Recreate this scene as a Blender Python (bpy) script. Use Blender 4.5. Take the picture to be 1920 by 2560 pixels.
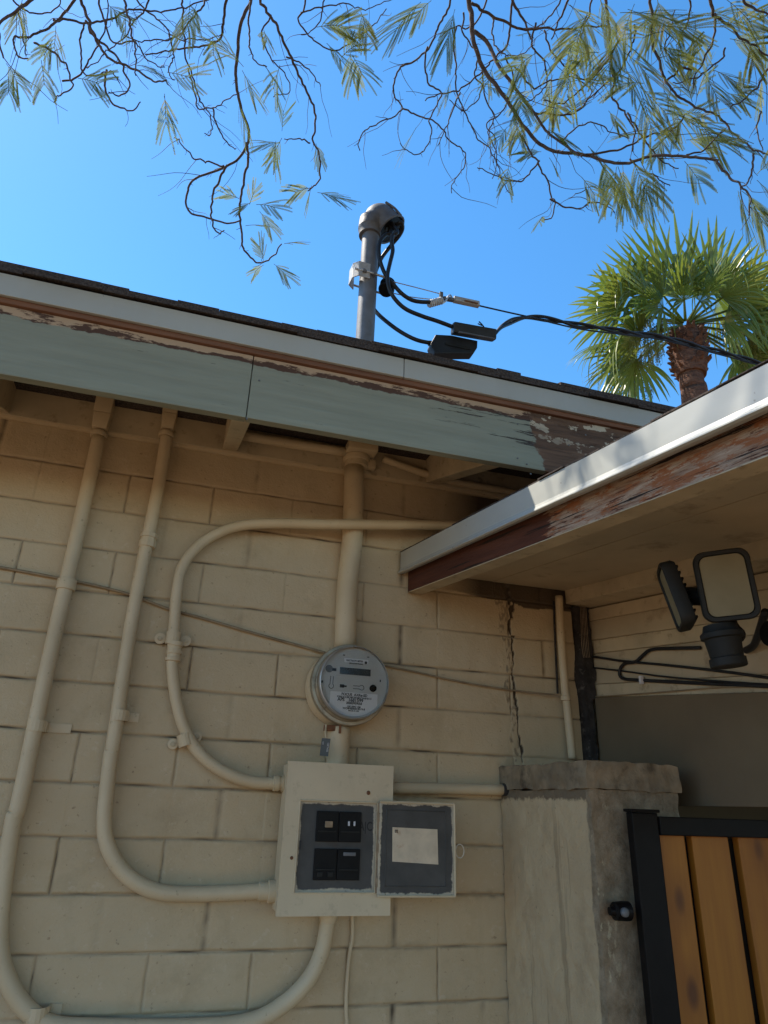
import bpy, bmesh, math, random
from mathutils import Vector, noise
random.seed(7)
S = bpy.context.scene
for o in list(bpy.data.objects): bpy.data.objects.remove(o)
R = math.radians
# ------------------------------------------------------------------ camera
EYE = 1.6
f_, yaw, pitch, roll = 1728.256, .28731, .406406, .033815
elev, dyaw = .102515, -.092955          # low pitch and plan angle of the side roof
def rows():
    cy, sy, cp, sp = math.cos(yaw), math.sin(yaw), math.cos(pitch), math.sin(pitch)
    f = Vector((sy*cp, cy*cp, sp)); r = Vector((cy, -sy, 0)); u = r.cross(f)
    c, s = math.cos(roll), math.sin(roll)
    return c*r + s*u, -s*r + c*u, f
CR, CU, CF = rows()
cam = bpy.data.cameras.new('camera'); co = bpy.data.objects.new('camera', cam); S.collection.objects.link(co)
from mathutils import Matrix
m = Matrix((CR, CU, -CF)).transposed().to_4x4(); m.translation = Vector((0, 0, EYE)); co.matrix_world = m
cam.sensor_fit = 'VERTICAL'; cam.sensor_height = 24; cam.lens = f_/2560*24; cam.clip_end = 3000; cam.clip_start = .02
S.camera = co
S.render.resolution_x = 768; S.render.resolution_y = 1024
def ray(x, y): return CR*((x-960)/f_) - CU*((y-1280)/f_) + CF
def W(x, y, Y):                         # survey point: pixel of the photo on the vertical plane at depth Y
    r = ray(x, y); r = r*(Y/r.y); return Vector((r.x, r.y, r.z+EYE))
# ------------------------------------------------------------------ light
SUNV = Vector((-.21, .155, .38)).normalized()
w = bpy.data.worlds.new('World'); S.world = w; w.use_nodes = True
nt = w.node_tree; bg = nt.nodes['Background']
sky = nt.nodes.new('ShaderNodeTexSky'); sky.sky_type = 'NISHITA'; sky.sun_disc = False
sky.sun_elevation = math.asin(SUNV.z); sky.sun_rotation = math.atan2(SUNV.x, SUNV.y)
sky.altitude = 400; sky.air_density = 1.0; sky.dust_density = .2; sky.ozone_density = 4.0
hs = nt.nodes.new('ShaderNodeHueSaturation'); hs.inputs['Saturation'].default_value = 1.22; hs.inputs['Hue'].default_value = .493
nt.links.new(sky.outputs[0], hs.inputs['Color']); nt.links.new(hs.outputs[0], bg.inputs[0]); bg.inputs[1].default_value = .15
sl = bpy.data.lights.new('sun', 'SUN'); sl.energy = 3.7; sl.angle = R(.53); sl.color = (1, .91, .78)
so = bpy.data.objects.new('sun', sl); S.collection.objects.link(so); so.rotation_euler = SUNV.to_track_quat('Z', 'Y').to_euler()
so.location = (-3, 3, 9)
S.view_settings.view_transform = 'Standard'; S.view_settings.look = 'None'
S.view_settings.exposure = 1.0; S.view_settings.gamma = 1
# ------------------------------------------------------------------ materials
def L(c): return tuple(c)+(1,)
class MT:
    def __init__(s, name, rough=.7, metal=0., spec=.4):
        s.m = bpy.data.materials.new(name); s.m.use_nodes = True; s.t = s.m.node_tree
        s.b = s.t.nodes['Principled BSDF']; s.b.inputs['Roughness'].default_value = rough
        s.b.inputs['Metallic'].default_value = metal; s.b.inputs['Specular IOR Level'].default_value = spec
        g = s.n('ShaderNodeNewGeometry'); s.pos = g.outputs['Position']
    def n(s, k, **kw):
        x = s.t.nodes.new(k)
        for a, v in kw.items(): setattr(x, a, v)
        return x
    def l(s, a, b): s.t.links.new(a, b)
    def noise(s, scale, detail=4, rough=.55, stretch=(1, 1, 1), off=(0, 0, 0), rot=(0, 0, 0)):
        src = s.pos
        if rot != (0, 0, 0):
            m0 = s.n('ShaderNodeMapping'); s.l(s.pos, m0.inputs[0]); m0.inputs['Rotation'].default_value = rot; src = m0.outputs[0]
        mp = s.n('ShaderNodeMapping'); s.l(src, mp.inputs[0]); mp.inputs['Scale'].default_value = stretch
        mp.inputs['Location'].default_value = off
        x = s.n('ShaderNodeTexNoise'); s.l(mp.outputs[0], x.inputs['Vector']); x.inputs['Scale'].default_value = scale
        x.inputs['Detail'].default_value = detail; x.inputs['Roughness'].default_value = rough
        return x.outputs[0]
    def ramp(s, v, a, b):
        x = s.n('ShaderNodeMapRange'); s.l(v, x.inputs[0]); x.inputs[1].default_value = a; x.inputs[2].default_value = b; x.clamp = True
        return x.outputs[0]
    def mix(s, fac, a, b, mode='MIX'):
        x = s.n('ShaderNodeMix', data_type='RGBA', blend_type=mode)
        for i, v in ((0, fac), (6, a), (7, b)):
            if isinstance(v, (int, float)): x.inputs[i].default_value = v
            elif isinstance(v, tuple): x.inputs[i].default_value = L(v)
            else: s.l(v, x.inputs[i])
        return x.outputs[2]
    def math(s, op, a, b=0.):
        x = s.n('ShaderNodeMath', operation=op)
        for i, v in ((0, a), (1, b)):
            if isinstance(v, (int, float)): x.inputs[i].default_value = v
            else: s.l(v, x.inputs[i])
        return x.outputs[0]
    def xyz(s):
        x = s.n('ShaderNodeSeparateXYZ'); s.l(s.pos, x.inputs[0]); return x.outputs
    def attr(s, name):
        x = s.n('ShaderNodeAttribute'); x.attribute_name = name; return x.outputs['Fac']
    def col(s, c):
        if isinstance(c, tuple): s.b.inputs['Base Color'].default_value = L(c)
        else: s.l(c, s.b.inputs['Base Color'])
        return s
    def bump(s, h, strength=.3, dist=.003):
        x = s.n('ShaderNodeBump'); x.inputs['Strength'].default_value = strength; x.inputs['Distance'].default_value = dist
        s.l(h, x.inputs['Height']); s.l(x.outputs[0], s.b.inputs['Normal']); return s
M = {}
def simple(name, c, rough=.6, metal=0., var=.15, vs=25, bs=180, bstr=.15, spec=.4, dirt=None):
    t = MT(name, rough, metal, spec)
    v = t.noise(vs, 5)
    lo = tuple(x*(1-var) for x in c); hi = tuple(min(1, x*(1+var)) for x in c)
    k = t.mix(t.ramp(v, .3, .7), lo, hi)
    if dirt:
        k = t.mix(t.math('MULTIPLY', t.ramp(t.noise(dirt[1], 6, .7, off=(3, 1, 2)), .56, .7), dirt[2]), k, dirt[0])
    t.col(k).bump(t.noise(bs, 4, .6), bstr, .002); M[name] = t.m; return t
BEIGE = (.47, .385, .245)
def wallpaint():
    t = MT('block_paint', .62)
    big = t.ramp(t.noise(2.2, 4), .3, .7); mid = t.ramp(t.noise(14, 5, .6), .3, .7)
    k = t.mix(big, (.495, .385, .236), (.59, .47, .30))
    k = t.mix(t.math('MULTIPLY', mid, .35), k, (.49, .36, .205))
    sp = t.ramp(t.noise(95, 4, .6), .66, .72)
    k = t.mix(t.math('MULTIPLY', sp, .55), k, (.2, .13, .07))
    chip = t.ramp(t.noise(23, 6, .7, off=(5, 5, 5)), .71, .735)
    k = t.mix(t.math('MULTIPLY', chip, .7), k, (.36, .26, .19))
    streak = t.ramp(t.noise(9, 5, .6, stretch=(1, 1, .15), off=(9, 0, 1)), .58, .75)
    k = t.mix(t.math('MULTIPLY', streak, .28), k, (.33, .24, .13))
    grime = t.ramp(t.noise(5, 6, .75, off=(2, 7, 3)), .52, .72)
    k = t.mix(t.math('MULTIPLY', grime, .45), k, (.33, .25, .14))
    pale = t.ramp(t.noise(40, 6, .75, off=(8, 1, 4)), .60, .66)
    k = t.mix(t.math('MULTIPLY', pale, .35), k, (.62, .52, .37))
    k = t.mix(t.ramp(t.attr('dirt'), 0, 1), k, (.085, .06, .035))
    t.col(k)
    h = t.math('ADD', t.noise(28, 6, .62), t.math('MULTIPLY', t.noise(240, 3, .6), .35))
    t.bump(h, .75, .004); M['block'] = t.m
wallpaint()
def paintpipe():
    t = MT('pipe_paint', .5)
    k = t.mix(t.ramp(t.noise(9, 5), .3, .7), (.545, .43, .27), (.635, .512, .332))
    k = t.mix(t.math('MULTIPLY', t.ramp(t.noise(60, 5, .7), .62, .72), .6), k, (.25, .18, .1))
    ch = t.ramp(t.noise(28, 6, .75, off=(6, 6, 1)), .66, .70)
    k = t.mix(t.math('MULTIPLY', ch, .55), k, (.30, .22, .13))
    t.col(k).bump(t.math('ADD', t.noise(90, 5, .65), t.math('MULTIPLY', t.noise(22, 4), .8)), .45, .002); M['pipe'] = t.m
paintpipe()
simple('panel', (.60, .495, .33), .5, var=.07, vs=8, dirt=((.3, .24, .16), 45, .35), bstr=.12)
simple('soffit', (.46, .375, .25), .75, var=.12, vs=6, dirt=((.16, .11, .07), 9, .6))
simple('trimwood', (.50, .41, .27), .75, var=.15, vs=12, dirt=((.16, .11, .06), 30, .6))
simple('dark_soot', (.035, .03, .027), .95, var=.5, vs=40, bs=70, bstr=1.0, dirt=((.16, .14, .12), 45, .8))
simple('grey_paint', (.07, .068, .063), .55, var=.15, vs=12, dirt=((.05, .045, .04), 30, .8))
simple('black_plastic', (.007, .007, .007), .6, spec=.2, var=.3)
simple('cable_black', (.016, .017, .019), .5, var=.3)
simple('galv', (.18, .19, .205), .6, .25, var=.18, vs=25, dirt=((.12, .12, .11), 40, .5))
simple('cast_metal', (.15, .153, .158), .6, .25, var=.25, vs=30)
simple('bright_metal', (.5, .5, .5), .45, .7, var=.2)
simple('clamp_white', (.5, .49, .46), .5, .3, var=.15, vs=60, dirt=((.25, .22, .18), 60, .6))
simple('black_steel', (.005, .004, .004), .5, spec=.2, var=.4)
simple('concrete', (.20, .185, .145), .92, var=.3, vs=30, bs=110, bstr=.9, dirt=((.1, .085, .06), 14, .8))
simple('lamp_body', (.022, .022, .02), .6, spec=.2, var=.2)
simple('wire_painted', (.27, .2, .12), .7, var=.3)
simple('rust', (.19, .085, .04), .9, var=.4, vs=60)
simple('meter_face', (.43, .43, .42), .5, var=.05, vs=10)
simple('sticker', (.62, .62, .64), .6, var=.03)
simple('paper', (.62, .52, .38), .85, var=.12, vs=40, dirt=((.40, .22, .13), 30, .7))
simple('ink', (.02, .02, .022), .6, var=.1)
simple('lcd', (.035, .035, .033), .2, var=.3, vs=120)
simple('ring_metal', (.33, .28, .2), .42, .45, var=.3, vs=30, dirt=((.12, .06, .03), 30, .8))
simple('tag', (.10, .11, .11), .5, var=.1)
simple('white_print', (.5, .5, .5), .6)
simple('membrane', (.03, .026, .023), .95, var=.3)
simple('shade_brown', (.15, .11, .064), .85, var=.22, vs=3, dirt=((.14, .10, .06), 5, .35))  # dark brown that stands in for the shade under the wing
simple('cap', (.23, .175, .11), .95, var=.35, vs=20, bs=120, bstr=.9, dirt=((.05, .042, .03), 12, .8))
simple('red_dot', (.4, .1, .06), .6)
simple('weathered', (.30, .22, .14), .9, var=.3, vs=50)
simple('gravel_ground', (.23, .135, .065), .95, var=.25, vs=3, bs=40, bstr=.8, dirt=((.2, .16, .11), 30, .6))
simple('patio_concrete', (.26, .18, .11), .9, var=.12, vs=2.5, bs=60, bstr=.4)
simple('ring_white', (.55, .5, .4), .5)
def lens():
    t = MT('lamp_lens', .7, 0, .15); t.col(t.mix(t.ramp(t.noise(18, 3), .35, .7), (.22, .185, .11), (.26, .22, .135))); M['lamp_lens'] = t.m
lens()
def glassmat():
    t = MT('clear_cover', .06); t.b.inputs['Transmission Weight'].default_value = 1.0; t.b.inputs['IOR'].default_value = 1.12
    t.b.inputs['Base Color'].default_value = (.93, .93, .9, 1); M['glass'] = t.m
glassmat()
def shingle():
    t = MT('shingles', .95); k = t.mix(t.ramp(t.noise(220, 3, .7), .35, .65), (.030, .023, .02), (.105, .08, .065))
    t.col(k).bump(t.noise(220, 4, .7), .9, .004); M['shingle'] = t.m
shingle()
def whitemetal():
    t = MT('white_metal', .38, 0, .5)
    k = t.mix(t.ramp(t.noise(5, 4), .3, .7), (.42, .425, .385), (.47, .475, .43))
    k = t.mix(t.math('MULTIPLY', t.ramp(t.noise(70, 3, .5), .72, .75), .6), k, (.2, .18, .15))
    t.col(k).bump(t.noise(6, 2, stretch=(.6, .6, 2)), .25, .01); M['white_metal'] = t.m
whitemetal()
def greenboard():
    t = MT('green_board', .68); X, Y, Z = t.xyz()
    grain = t.noise(30, 6, .65, stretch=(.12, 1, 1.6))
    k = t.mix(t.ramp(grain, .3, .7), (.235, .245, .185), (.305, .315, .24))
    # long drying cracks, denser to the right end
    crk = t.noise(38, 6, .72, stretch=(.10, 1, 1.9), off=(2, 0, 4))
    th = t.math('SUBTRACT', .665, t.math('MULTIPLY', t.ramp(X, .35, .75), .11))
    c1 = t.ramp(t.math('SUBTRACT', crk, th), 0, .015)
    k = t.mix(c1, k, (.05, .04, .032))
    # ragged band of old paint along the top
    rg = t.math('ADD', Z, t.math('MULTIPLY', t.math('SUBTRACT', t.noise(28, 6, .7, stretch=(.5, 1, 1)), .5), .028))
    ed = t.ramp(rg, EYE+.8375, EYE+.8395)
    band = t.mix(t.ramp(t.math('ADD', t.noise(34, 6, .7, stretch=(.35, 1, 1.2), off=(7, 2, 1)), t.math('MULTIPLY', t.math('SUBTRACT', EYE+.8485, Z), 9.)), .48, .53), (.48, .34, .22), (.09, .045, .028))
    k = t.mix(ed, k, band)
    # bare brown timber at the right end with leftover flakes
    edge = t.math('ADD', t.math('ADD', X, t.math('MULTIPLY', t.math('SUBTRACT', t.noise(22, 6, .7), .5), .09)),
                  t.math('MULTIPLY', t.math('SUBTRACT', Z, EYE+.75), .25))
    bare = t.ramp(edge, .722, .728)
    wood = t.mix(t.ramp(t.noise(26, 7, .7, stretch=(.1, 1, 1.8)), .35, .65), (.055, .03, .018), (.21, .115, .065))
    fl = t.math('MULTIPLY', t.ramp(t.noise(30, 7, .62, stretch=(.7, 1, 1.2), off=(1, 3, 8)), .56, .575), t.ramp(t.math('ADD', Z, t.math('MULTIPLY', X, .12)), EYE+.85, EYE+.93))
    fl2 = t.ramp(t.noise(24, 7, .6, stretch=(.7, 1, 1.2), off=(11, 3, 8)), .66, .67)
    wood = t.mix(t.math('MAXIMUM', fl, fl2), wood, (.55, .48, .36))
    k = t.mix(bare, k, wood)
    vert = t.noise(16, 5, .6, stretch=(2.2, 1, .6), off=(3, 0, 0))
    t.col(k).bump(t.math('SUBTRACT', t.math('ADD', grain, t.math('MULTIPLY', bare, -.2)), c1), .55, .004); M['green'] = t.m
greenboard()
def redstrip():
    t = MT('red_strip', .8); X, Y, Z = t.xyz()
    k = t.mix(t.ramp(t.noise(34, 6, .65, stretch=(.1, 1, 1.8)), .3, .7), (.13, .062, .038), (.26, .125, .072))
    t.col(k).bump(t.noise(40, 6, .65, stretch=(.1, 1, 1.8)), .4, .003); M['red_strip'] = t.m
redstrip()
def rakewood():
    t = MT('rake_board_paint', .85); X, Y, Z = t.xyz()
    ro = (R(-5.9), 0, 0)
    st = (.25, .12, 2.2)
    k = t.mix(t.ramp(t.noise(32, 6, .6, stretch=st, rot=ro), .3, .7), (.07, .022, .012), (.125, .04, .02))
    # height above the board's lower edge (follows the slope)
    hb = t.math('SUBTRACT', Z, t.math('ADD', EYE+.526-1.66*.10332, t.math('MULTIPLY', Y, .10332)))
    n1 = t.noise(60, 8, .75, stretch=(.25, .2, 2.0), rot=ro, off=(4, 4, 1))
    peel = t.ramp(t.math('SUBTRACT', n1, t.math('ADD', .40, t.math('MULTIPLY', t.ramp(Y, 1.02, 1.12), .6))), 0, .02)
    wood = t.mix(t.ramp(t.noise(50, 6, .7, stretch=(.25, .2, 2.4), rot=ro, off=(2, 9, 1)), .35, .62), (.22, .10, .05), (.52, .39, .28))
    red = t.ramp(t.noise(52, 8, .78, stretch=(.25, .35, 1.7), rot=ro, off=(8, 1, 1)), .50, .56)
    wood = t.mix(red, wood, (.34, .125, .05))
    k = t.mix(peel, k, wood)
    ck = t.ramp(t.noise(36, 6, .65, stretch=(.15, .07, 2.6), rot=ro, off=(1, 5, 6)), .60, .62)
    k = t.mix(ck, k, (.03, .018, .012))
    t.col(k).bump(t.math('ADD', n1, t.math('MULTIPLY', ck, -1)), .8, .004); M['rake'] = t.m
rakewood()
def plaster():
    t = MT('pilaster_paint', .85); X, Y, Z = t.xyz()
    k = t.mix(t.ramp(t.noise(5, 5), .3, .7), (.50, .37, .22), (.58, .45, .275))
    k = t.mix(t.math('MULTIPLY', t.ramp(t.noise(90, 4, .6), .66, .72), .5), k, (.22, .16, .1))
    ln = t.noise(12, 4, .6)
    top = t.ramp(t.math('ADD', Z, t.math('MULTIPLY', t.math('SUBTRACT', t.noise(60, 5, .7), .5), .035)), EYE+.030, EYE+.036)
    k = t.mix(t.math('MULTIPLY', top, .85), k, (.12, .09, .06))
    dr = t.ramp(t.noise(14, 5, .65, stretch=(1, 3, .12), off=(1, 2, 7)), .60, .68)
    k = t.mix(t.math('MULTIPLY', dr, .5), k, (.24, .17, .095))
    pt = t.ramp(t.noise(7, 6, .7, off=(4, 4, 1)), .55, .7)
    k = t.mix(t.math('MULTIPLY', pt, .4), k, (.30, .215, .125))
    # paint stops at the corner, beyond it raw concrete
    yy = t.math('ADD', t.math('ADD', Y, t.math('MULTIPLY', t.math('SUBTRACT', t.noise(26, 7, .7, stretch=(1, 1, .35)), .5), .035)), t.math('MULTIPLY', t.math('SUBTRACT', EYE, Z), -.012))
    bare = t.ramp(yy, 1.335, 1.331)
    conc = t.mix(t.ramp(t.noise(38, 6, .7), .35, .65), (.20, .148, .09), (.34, .265, .175))
    lt = t.ramp(t.noise(45, 7, .7, stretch=(1, 1, .5), off=(3, 3, 3)), .60, .64)
    near = t.ramp(X, .90, .855)
    conc = t.mix(t.math('MULTIPLY', lt, near), conc, (.45, .38, .25))
    ck = t.ramp(t.noise(9, 5, .6, stretch=(2.4, 1, .22), off=(6, 1, 3)), .655, .665)
    conc = t.mix(ck, conc, (.04, .035, .028))
    k = t.mix(bare, k, conc)
    h = t.math('ADD', t.noise(170, 5, .7), t.math('MULTIPLY', t.noise(24, 5, .6), 1.0))
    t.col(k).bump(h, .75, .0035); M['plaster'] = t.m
plaster()
def plank():
    t = MT('amber_plank', .5); X, Y, Z = t.xyz()
    oi = t.n('ShaderNodeObjectInfo'); 
    wv = t.noise(26, 5, .6, stretch=(1.6, 1, .09))
    k = t.mix(t.ramp(wv, .3, .7), (.27, .105, .013), (.42, .18, .022))
    k = t.mix(t.math('MULTIPLY', t.ramp(oi.outputs['Random'], 0, 1), .45), k, (.36, .125, .016))
    k = t.mix(t.math('MULTIPLY', t.ramp(t.noise(7, 4, .5, stretch=(1, 1, .5)), .5, .75), .5), k, (.24, .08, .015))
    vor = t.n('ShaderNodeTexVoronoi'); mp = t.n('ShaderNodeMapping'); t.l(t.pos, mp.inputs[0]); mp.inputs['Scale'].default_value = (9, 1, 4.2); mp.inputs['Location'].default_value = (.35, 0, .15)
    t.l(mp.outputs[0], vor.inputs[0]); vor.inputs['Scale'].default_value = 1.0
    k = t.mix(t.math('MULTIPLY', t.ramp(vor.outputs['Distance'], .15, .08), .85), k, (.06, .02, .01))
    k = t.mix(t.math('MULTIPLY', t.ramp(vor.outputs['Distance'], .3, .1), .4), k, (.15, .05, .012))
    t.col(k).bump(wv, .12, .002); M['plank'] = t.m
plank()
def overspray(name, cx, cz, hx, hz, seed):      # grey enamel with a ragged cream paint rim
    t = MT(name, .55); X, Y, Z = t.xyz()
    nn = t.math('MULTIPLY', t.math('SUBTRACT', t.noise(34, 6, .7, off=(seed, 1, 2)), .5), .018)
    dx = t.math('SUBTRACT', hx, t.math('ABSOLUTE', t.math('SUBTRACT', X, cx)))
    dz = t.math('SUBTRACT', hz, t.math('ABSOLUTE', t.math('SUBTRACT', Z, cz)))
    corner = t.math('MULTIPLY', t.math('ADD', dx, dz), .42)
    d = t.math('ADD', t.math('MINIMUM', t.math('MINIMUM', dx, dz), corner), nn)
    g = t.mix(t.ramp(t.noise(16, 5, .6), .3, .7), (.045, .044, .042), (.08, .078, .073))
    g = t.mix(t.math('MULTIPLY', t.ramp(t.noise(14, 5, .7, off=(seed, 4, 4)), .6, .7), .7), g, (.05, .04, .035))
    fade = t.mix(t.ramp(t.noise(60, 4, .6), .3, .7), (.56, .48, .34), (.42, .38, .31))
    k = t.mix(t.ramp(d, .0045, .0066), fade, g)
    ru = t.math('MULTIPLY', t.ramp(t.noise(70, 6, .75, off=(seed, 0, 7)), .60, .66), t.ramp(d, .006, .003))
    k = t.mix(ru, k, (.11, .05, .025))
    t.col(k).bump(t.math('ADD', t.ramp(d, .0080, .0058), t.math('MULTIPLY', t.noise(90, 4), .4)), .4, .001); M[name] = t.m
overspray('door_inner', .5605, EYE-.0745, .0865, .0905, 3)
overspray('deadfront', .3855, EYE-.0735, .0855, .0865, 9)
def bark():
    t = MT('bark', .85); t.col(t.mix(t.ramp(t.noise(60, 5, .6), .3, .7), (.06, .045, .04), (.17, .13, .11))); M['bark'] = t.m
bark()
def leaf(name, a, b, c, trans=.35, vs=3.0, spec=.3, rough=.5):
    t = MT(name, rough, 0, spec)
    k = t.mix(t.ramp(t.noise(vs, 4, .6), .35, .65), a, b)
    k = t.mix(t.ramp(t.noise(vs*2.3, 4, .6, off=(5, 5, 5)), .6, .75), k, c)
    t.col(k)
    tr = t.n('ShaderNodeBsdfTranslucent'); t.l(k, tr.inputs[0])
    mx = t.n('ShaderNodeMixShader'); mx.inputs[0].default_value = trans
    out = t.t.nodes['Material Output']; t.l(t.b.outputs[0], mx.inputs[1]); t.l(tr.outputs[0], mx.inputs[2]); t.l(mx.outputs[0], out.inputs[0]); M[name] = t.m
leaf('feather_leaf', (.13, .17, .045), (.33, .34, .10), (.42, .32, .10), .45, 5.0, .08, .8)
leaf('blocker_leaf', (.10, .08, .035), (.16, .12, .05), (.2, .14, .06), .15, 5.0, .08, .8)  # browner leaf for the unseen light blocker, so it throws less green
leaf('palm_leaf', (.10, .155, .022), (.22, .26, .04), (.42, .37, .09), .42, 1.2, .6, .32)
leaf('palm_fruit', (.16, .18, .035), (.25, .25, .06), (.28, .22, .08), .25, 6)
def palmtrunk():
    t = MT('palm_trunk', .95); k = t.mix(t.ramp(t.noise(7, 6, .7, stretch=(1, 1, 3)), .3, .7), (.05, .022, .014), (.20, .095, .055))
    t.col(k).bump(t.noise(12, 6, .7, stretch=(1, 1, 2)), 1., .05); M['palm_trunk'] = t.m
palmtrunk()
# ------------------------------------------------------------------ mesh helpers
class MB:
    def __init__(s): s.v = []; s.f = []; s.a = None
    def add(s, vs, fs):
        o = len(s.v); s.v += [Vector(v) for v in vs]; s.f += [tuple(i+o for i in f) for f in fs]; return s
    def hexa(s, p):     # 8 corners: bottom 4 then top 4
        return s.add(p, [(3, 2, 1, 0), (4, 5, 6, 7), (0, 1, 5, 4), (1, 2, 6, 5), (2, 3, 7, 6), (3, 0, 4, 7)])
    def box(s, x0, x1, y0, y1, z0, z1):
        return s.hexa([(x0, y0, z0), (x1, y0, z0), (x1, y1, z0), (x0, y1, z0), (x0, y0, z1), (x1, y0, z1), (x1, y1, z1), (x0, y1, z1)])
    def prism(s, pts, d):               # closed outline extruded by vector d
        n = len(pts); d = Vector(d); a = [Vector(p) for p in pts]
        return s.add(a+[p+d for p in a], [tuple(range(n)), tuple(reversed(range(n, 2*n)))]+[(i, i+n, (i+1) % n+n, (i+1) % n) for i in range(n)])
    def tube(s, pts, r, seg=12, caps=True, smooth=0):
        P = [Vector(p) for p in pts]
        if smooth: P = spline(P, smooth)
        n = len(P); rr = r if callable(r) else (lambda t: r)
        T = [(P[min(i+1, n-1)]-P[max(i-1, 0)]).normalized() for i in range(n)]
        u = T[0].orthogonal().normalized(); o = len(s.v)
        for i in range(n):
            u = (u-T[i]*u.dot(T[i])); u = u.normalized() if u.length > 1e-6 else T[i].orthogonal().normalized()
            b = T[i].cross(u); q = rr(i/(n-1))
            for k in range(seg):
                a = 2*math.pi*k/seg; s.v.append(P[i]+(u*math.cos(a)+b*math.sin(a))*q)
        for i in range(n-1):
            for k in range(seg):
                k2 = (k+1) % seg; s.f.append((o+i*seg+k, o+i*seg+k2, o+(i+1)*seg+k2, o+(i+1)*seg+k))
        if caps and seg > 3:
            s.f.append(tuple(o+k for k in reversed(range(seg)))); s.f.append(tuple(o+(n-1)*seg+k for k in range(seg)))
        return s
    def lathe(s, c, axis, prof, seg=32):    # prof: (distance along axis, radius)
        c = Vector(c); ax = Vector(axis).normalized(); u = ax.orthogonal().normalized(); b = ax.cross(u); o = len(s.v)
        for (h, r) in prof:
            for k in range(seg):
                a = 2*math.pi*k/seg; s.v.append(c+ax*h+(u*math.cos(a)+b*math.sin(a))*max(r, 1e-5))
        for i in range(len(prof)-1):
            for k in range(seg):
                k2 = (k+1) % seg; s.f.append((o+i*seg+k, o+i*seg+k2, o+(i+1)*seg+k2, o+(i+1)*seg+k))
        s.f.append(tuple(o+k for k in reversed(range(seg)))); s.f.append(tuple(o+(len(prof)-1)*seg+k for k in range(seg)))
        return s
def spline(P, n):
    out = []
    for i in range(len(P)-1):
        a = P[max(i-1, 0)]; b = P[i]; c = P[i+1]; d = P[min(i+2, len(P)-1)]
        for k in range(n):
            t = k/n; out.append(.5*((2*b)+(c-a)*t+(2*a-5*b+4*c-d)*t*t+(3*b-a-3*c+d)*t**3))
    out.append(P[-1]); return out
def rootpos(o):
    p = Vector((0, 0, 0))
    while o is not None: p = p+o.location; o = o.parent
    return p
def put(name, mb, mat, parent=None, bevel=0, smooth=False, auto=None):
    me = bpy.data.meshes.new(name); off = rootpos(parent)
    me.from_pydata([tuple(v-off) for v in mb.v], [], mb.f); me.validate(); me.update()
    bm = bmesh.new(); bm.from_mesh(me)
    if len(bm.faces) < 30000: bmesh.ops.recalc_face_normals(bm, faces=bm.faces)
    if bevel: bmesh.ops.bevel(bm, geom=bm.edges[:], offset=bevel, segments=2, profile=.6, affect='EDGES', clamp_overlap=True)
    bm.to_mesh(me); bm.free()
    for k in (mat if isinstance(mat, (list, tuple)) else [mat]): me.materials.append(M[k])
    if smooth:
        for p in me.polygons: p.use_smooth = True
        if smooth != 'all':
            try: me.set_sharp_from_angle(angle=R(38))
            except Exception: pass
    o = bpy.data.objects.new(name, me); S.collection.objects.link(o); o.parent = parent
    return o
def thing(name, loc, label, cat, group=None):
    o = bpy.data.objects.new(name, None); S.collection.objects.link(o); o.location = Vector(loc); o['label'] = label; o['category'] = cat
    o.empty_display_size = .1
    if group: o['group'] = group
    return o
def tag(o, label, cat, group=None):
    o['label'] = label; o['category'] = cat
    if group: o['group'] = group
    return o
def recenter(o):                        # single-mesh things: origin at the mesh's own place
    me = o.data; c = sum((v.co for v in me.vertices), Vector())/len(me.vertices)
    for v in me.vertices: v.co -= c
    o.location = o.location+c; return o
def text(name, s, pos, h, mat, parent, ax=Vector((1, 0, 0)), up=Vector((0, 0, 1)), align='CENTER', squeeze=1.0, thick=.0003):
    cu = bpy.data.curves.new(name, 'FONT'); cu.body = s; cu.size = h*1.38; cu.align_x = align; cu.align_y = 'CENTER'; cu.extrude = thick; cu.offset = .022*h*1.38
    ob = bpy.data.objects.new('tmp', cu); S.collection.objects.link(ob)
    bpy.context.view_layer.update()
    me = bpy.data.meshes.new_from_object(ob.evaluated_get(bpy.context.evaluated_depsgraph_get()))
    bpy.data.objects.remove(ob)
    n = ax.cross(up); off = rootpos(parent)
    for v in me.vertices: v.co = Vector(pos)-off+ax*v.co.x*squeeze+up*v.co.y+n*v.co.z
    me.materials.clear(); me.materials.append(M[mat]); me.name = name
    o = bpy.data.objects.new(name, me); S.collection.objects.link(o); o.parent = parent; return o
def Z5(x, y, Y): return W(x/1.728, 660+y/1.728, Y)
def Z7(x, y, Y): return W(x/1.728, 1300+y/1.728, Y)
def Z8(x, y, Y): return W(x/1.728, 1860+y/1.728, Y)
def ZH(x, y, Y): return W(840+x/3.456, 500+y/3.456, Y)      # mast detail
def ZP(x, y, Y): return W(680+x/3.318, 1860+y/3.318, Y)     # panel detail
def ZM(x, y, Y): return W(740+x/6.38, 1580+y/6.38, Y)       # meter detail
def ZL(x, y, Y): return W(1380+x/3.072, 1320+y/3.072, Y)    # lamp detail
def ZC(x, y, Y): return W(1180+x/3.6875, 1400+y/3.6875, Y)  # corner detail
def ZF(x, y, Y): return W(x*1.15732, y*1.15732, Y)
D = 1.66
DV = Vector((math.sin(dyaw)*math.cos(elev), math.cos(elev)*math.cos(dyaw), math.sin(elev)))
OUT = -DV/DV.y                         # per metre towards the viewer along the side roof
# ------------------------------------------------------------------ ground
mb = MB().add([(-400, -400, 0), (400, -400, 0), (400, 400, 0), (-400, 400, 0)], [(0, 1, 2, 3)])
g = put('ground', mb, 'gravel_ground'); g['kind'] = 'structure'
mb = MB().box(-2.5, 1.6, -1.2, 1.655, .004, .06)
g = put('path', mb, 'patio_concrete'); g['kind'] = 'structure'
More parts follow.
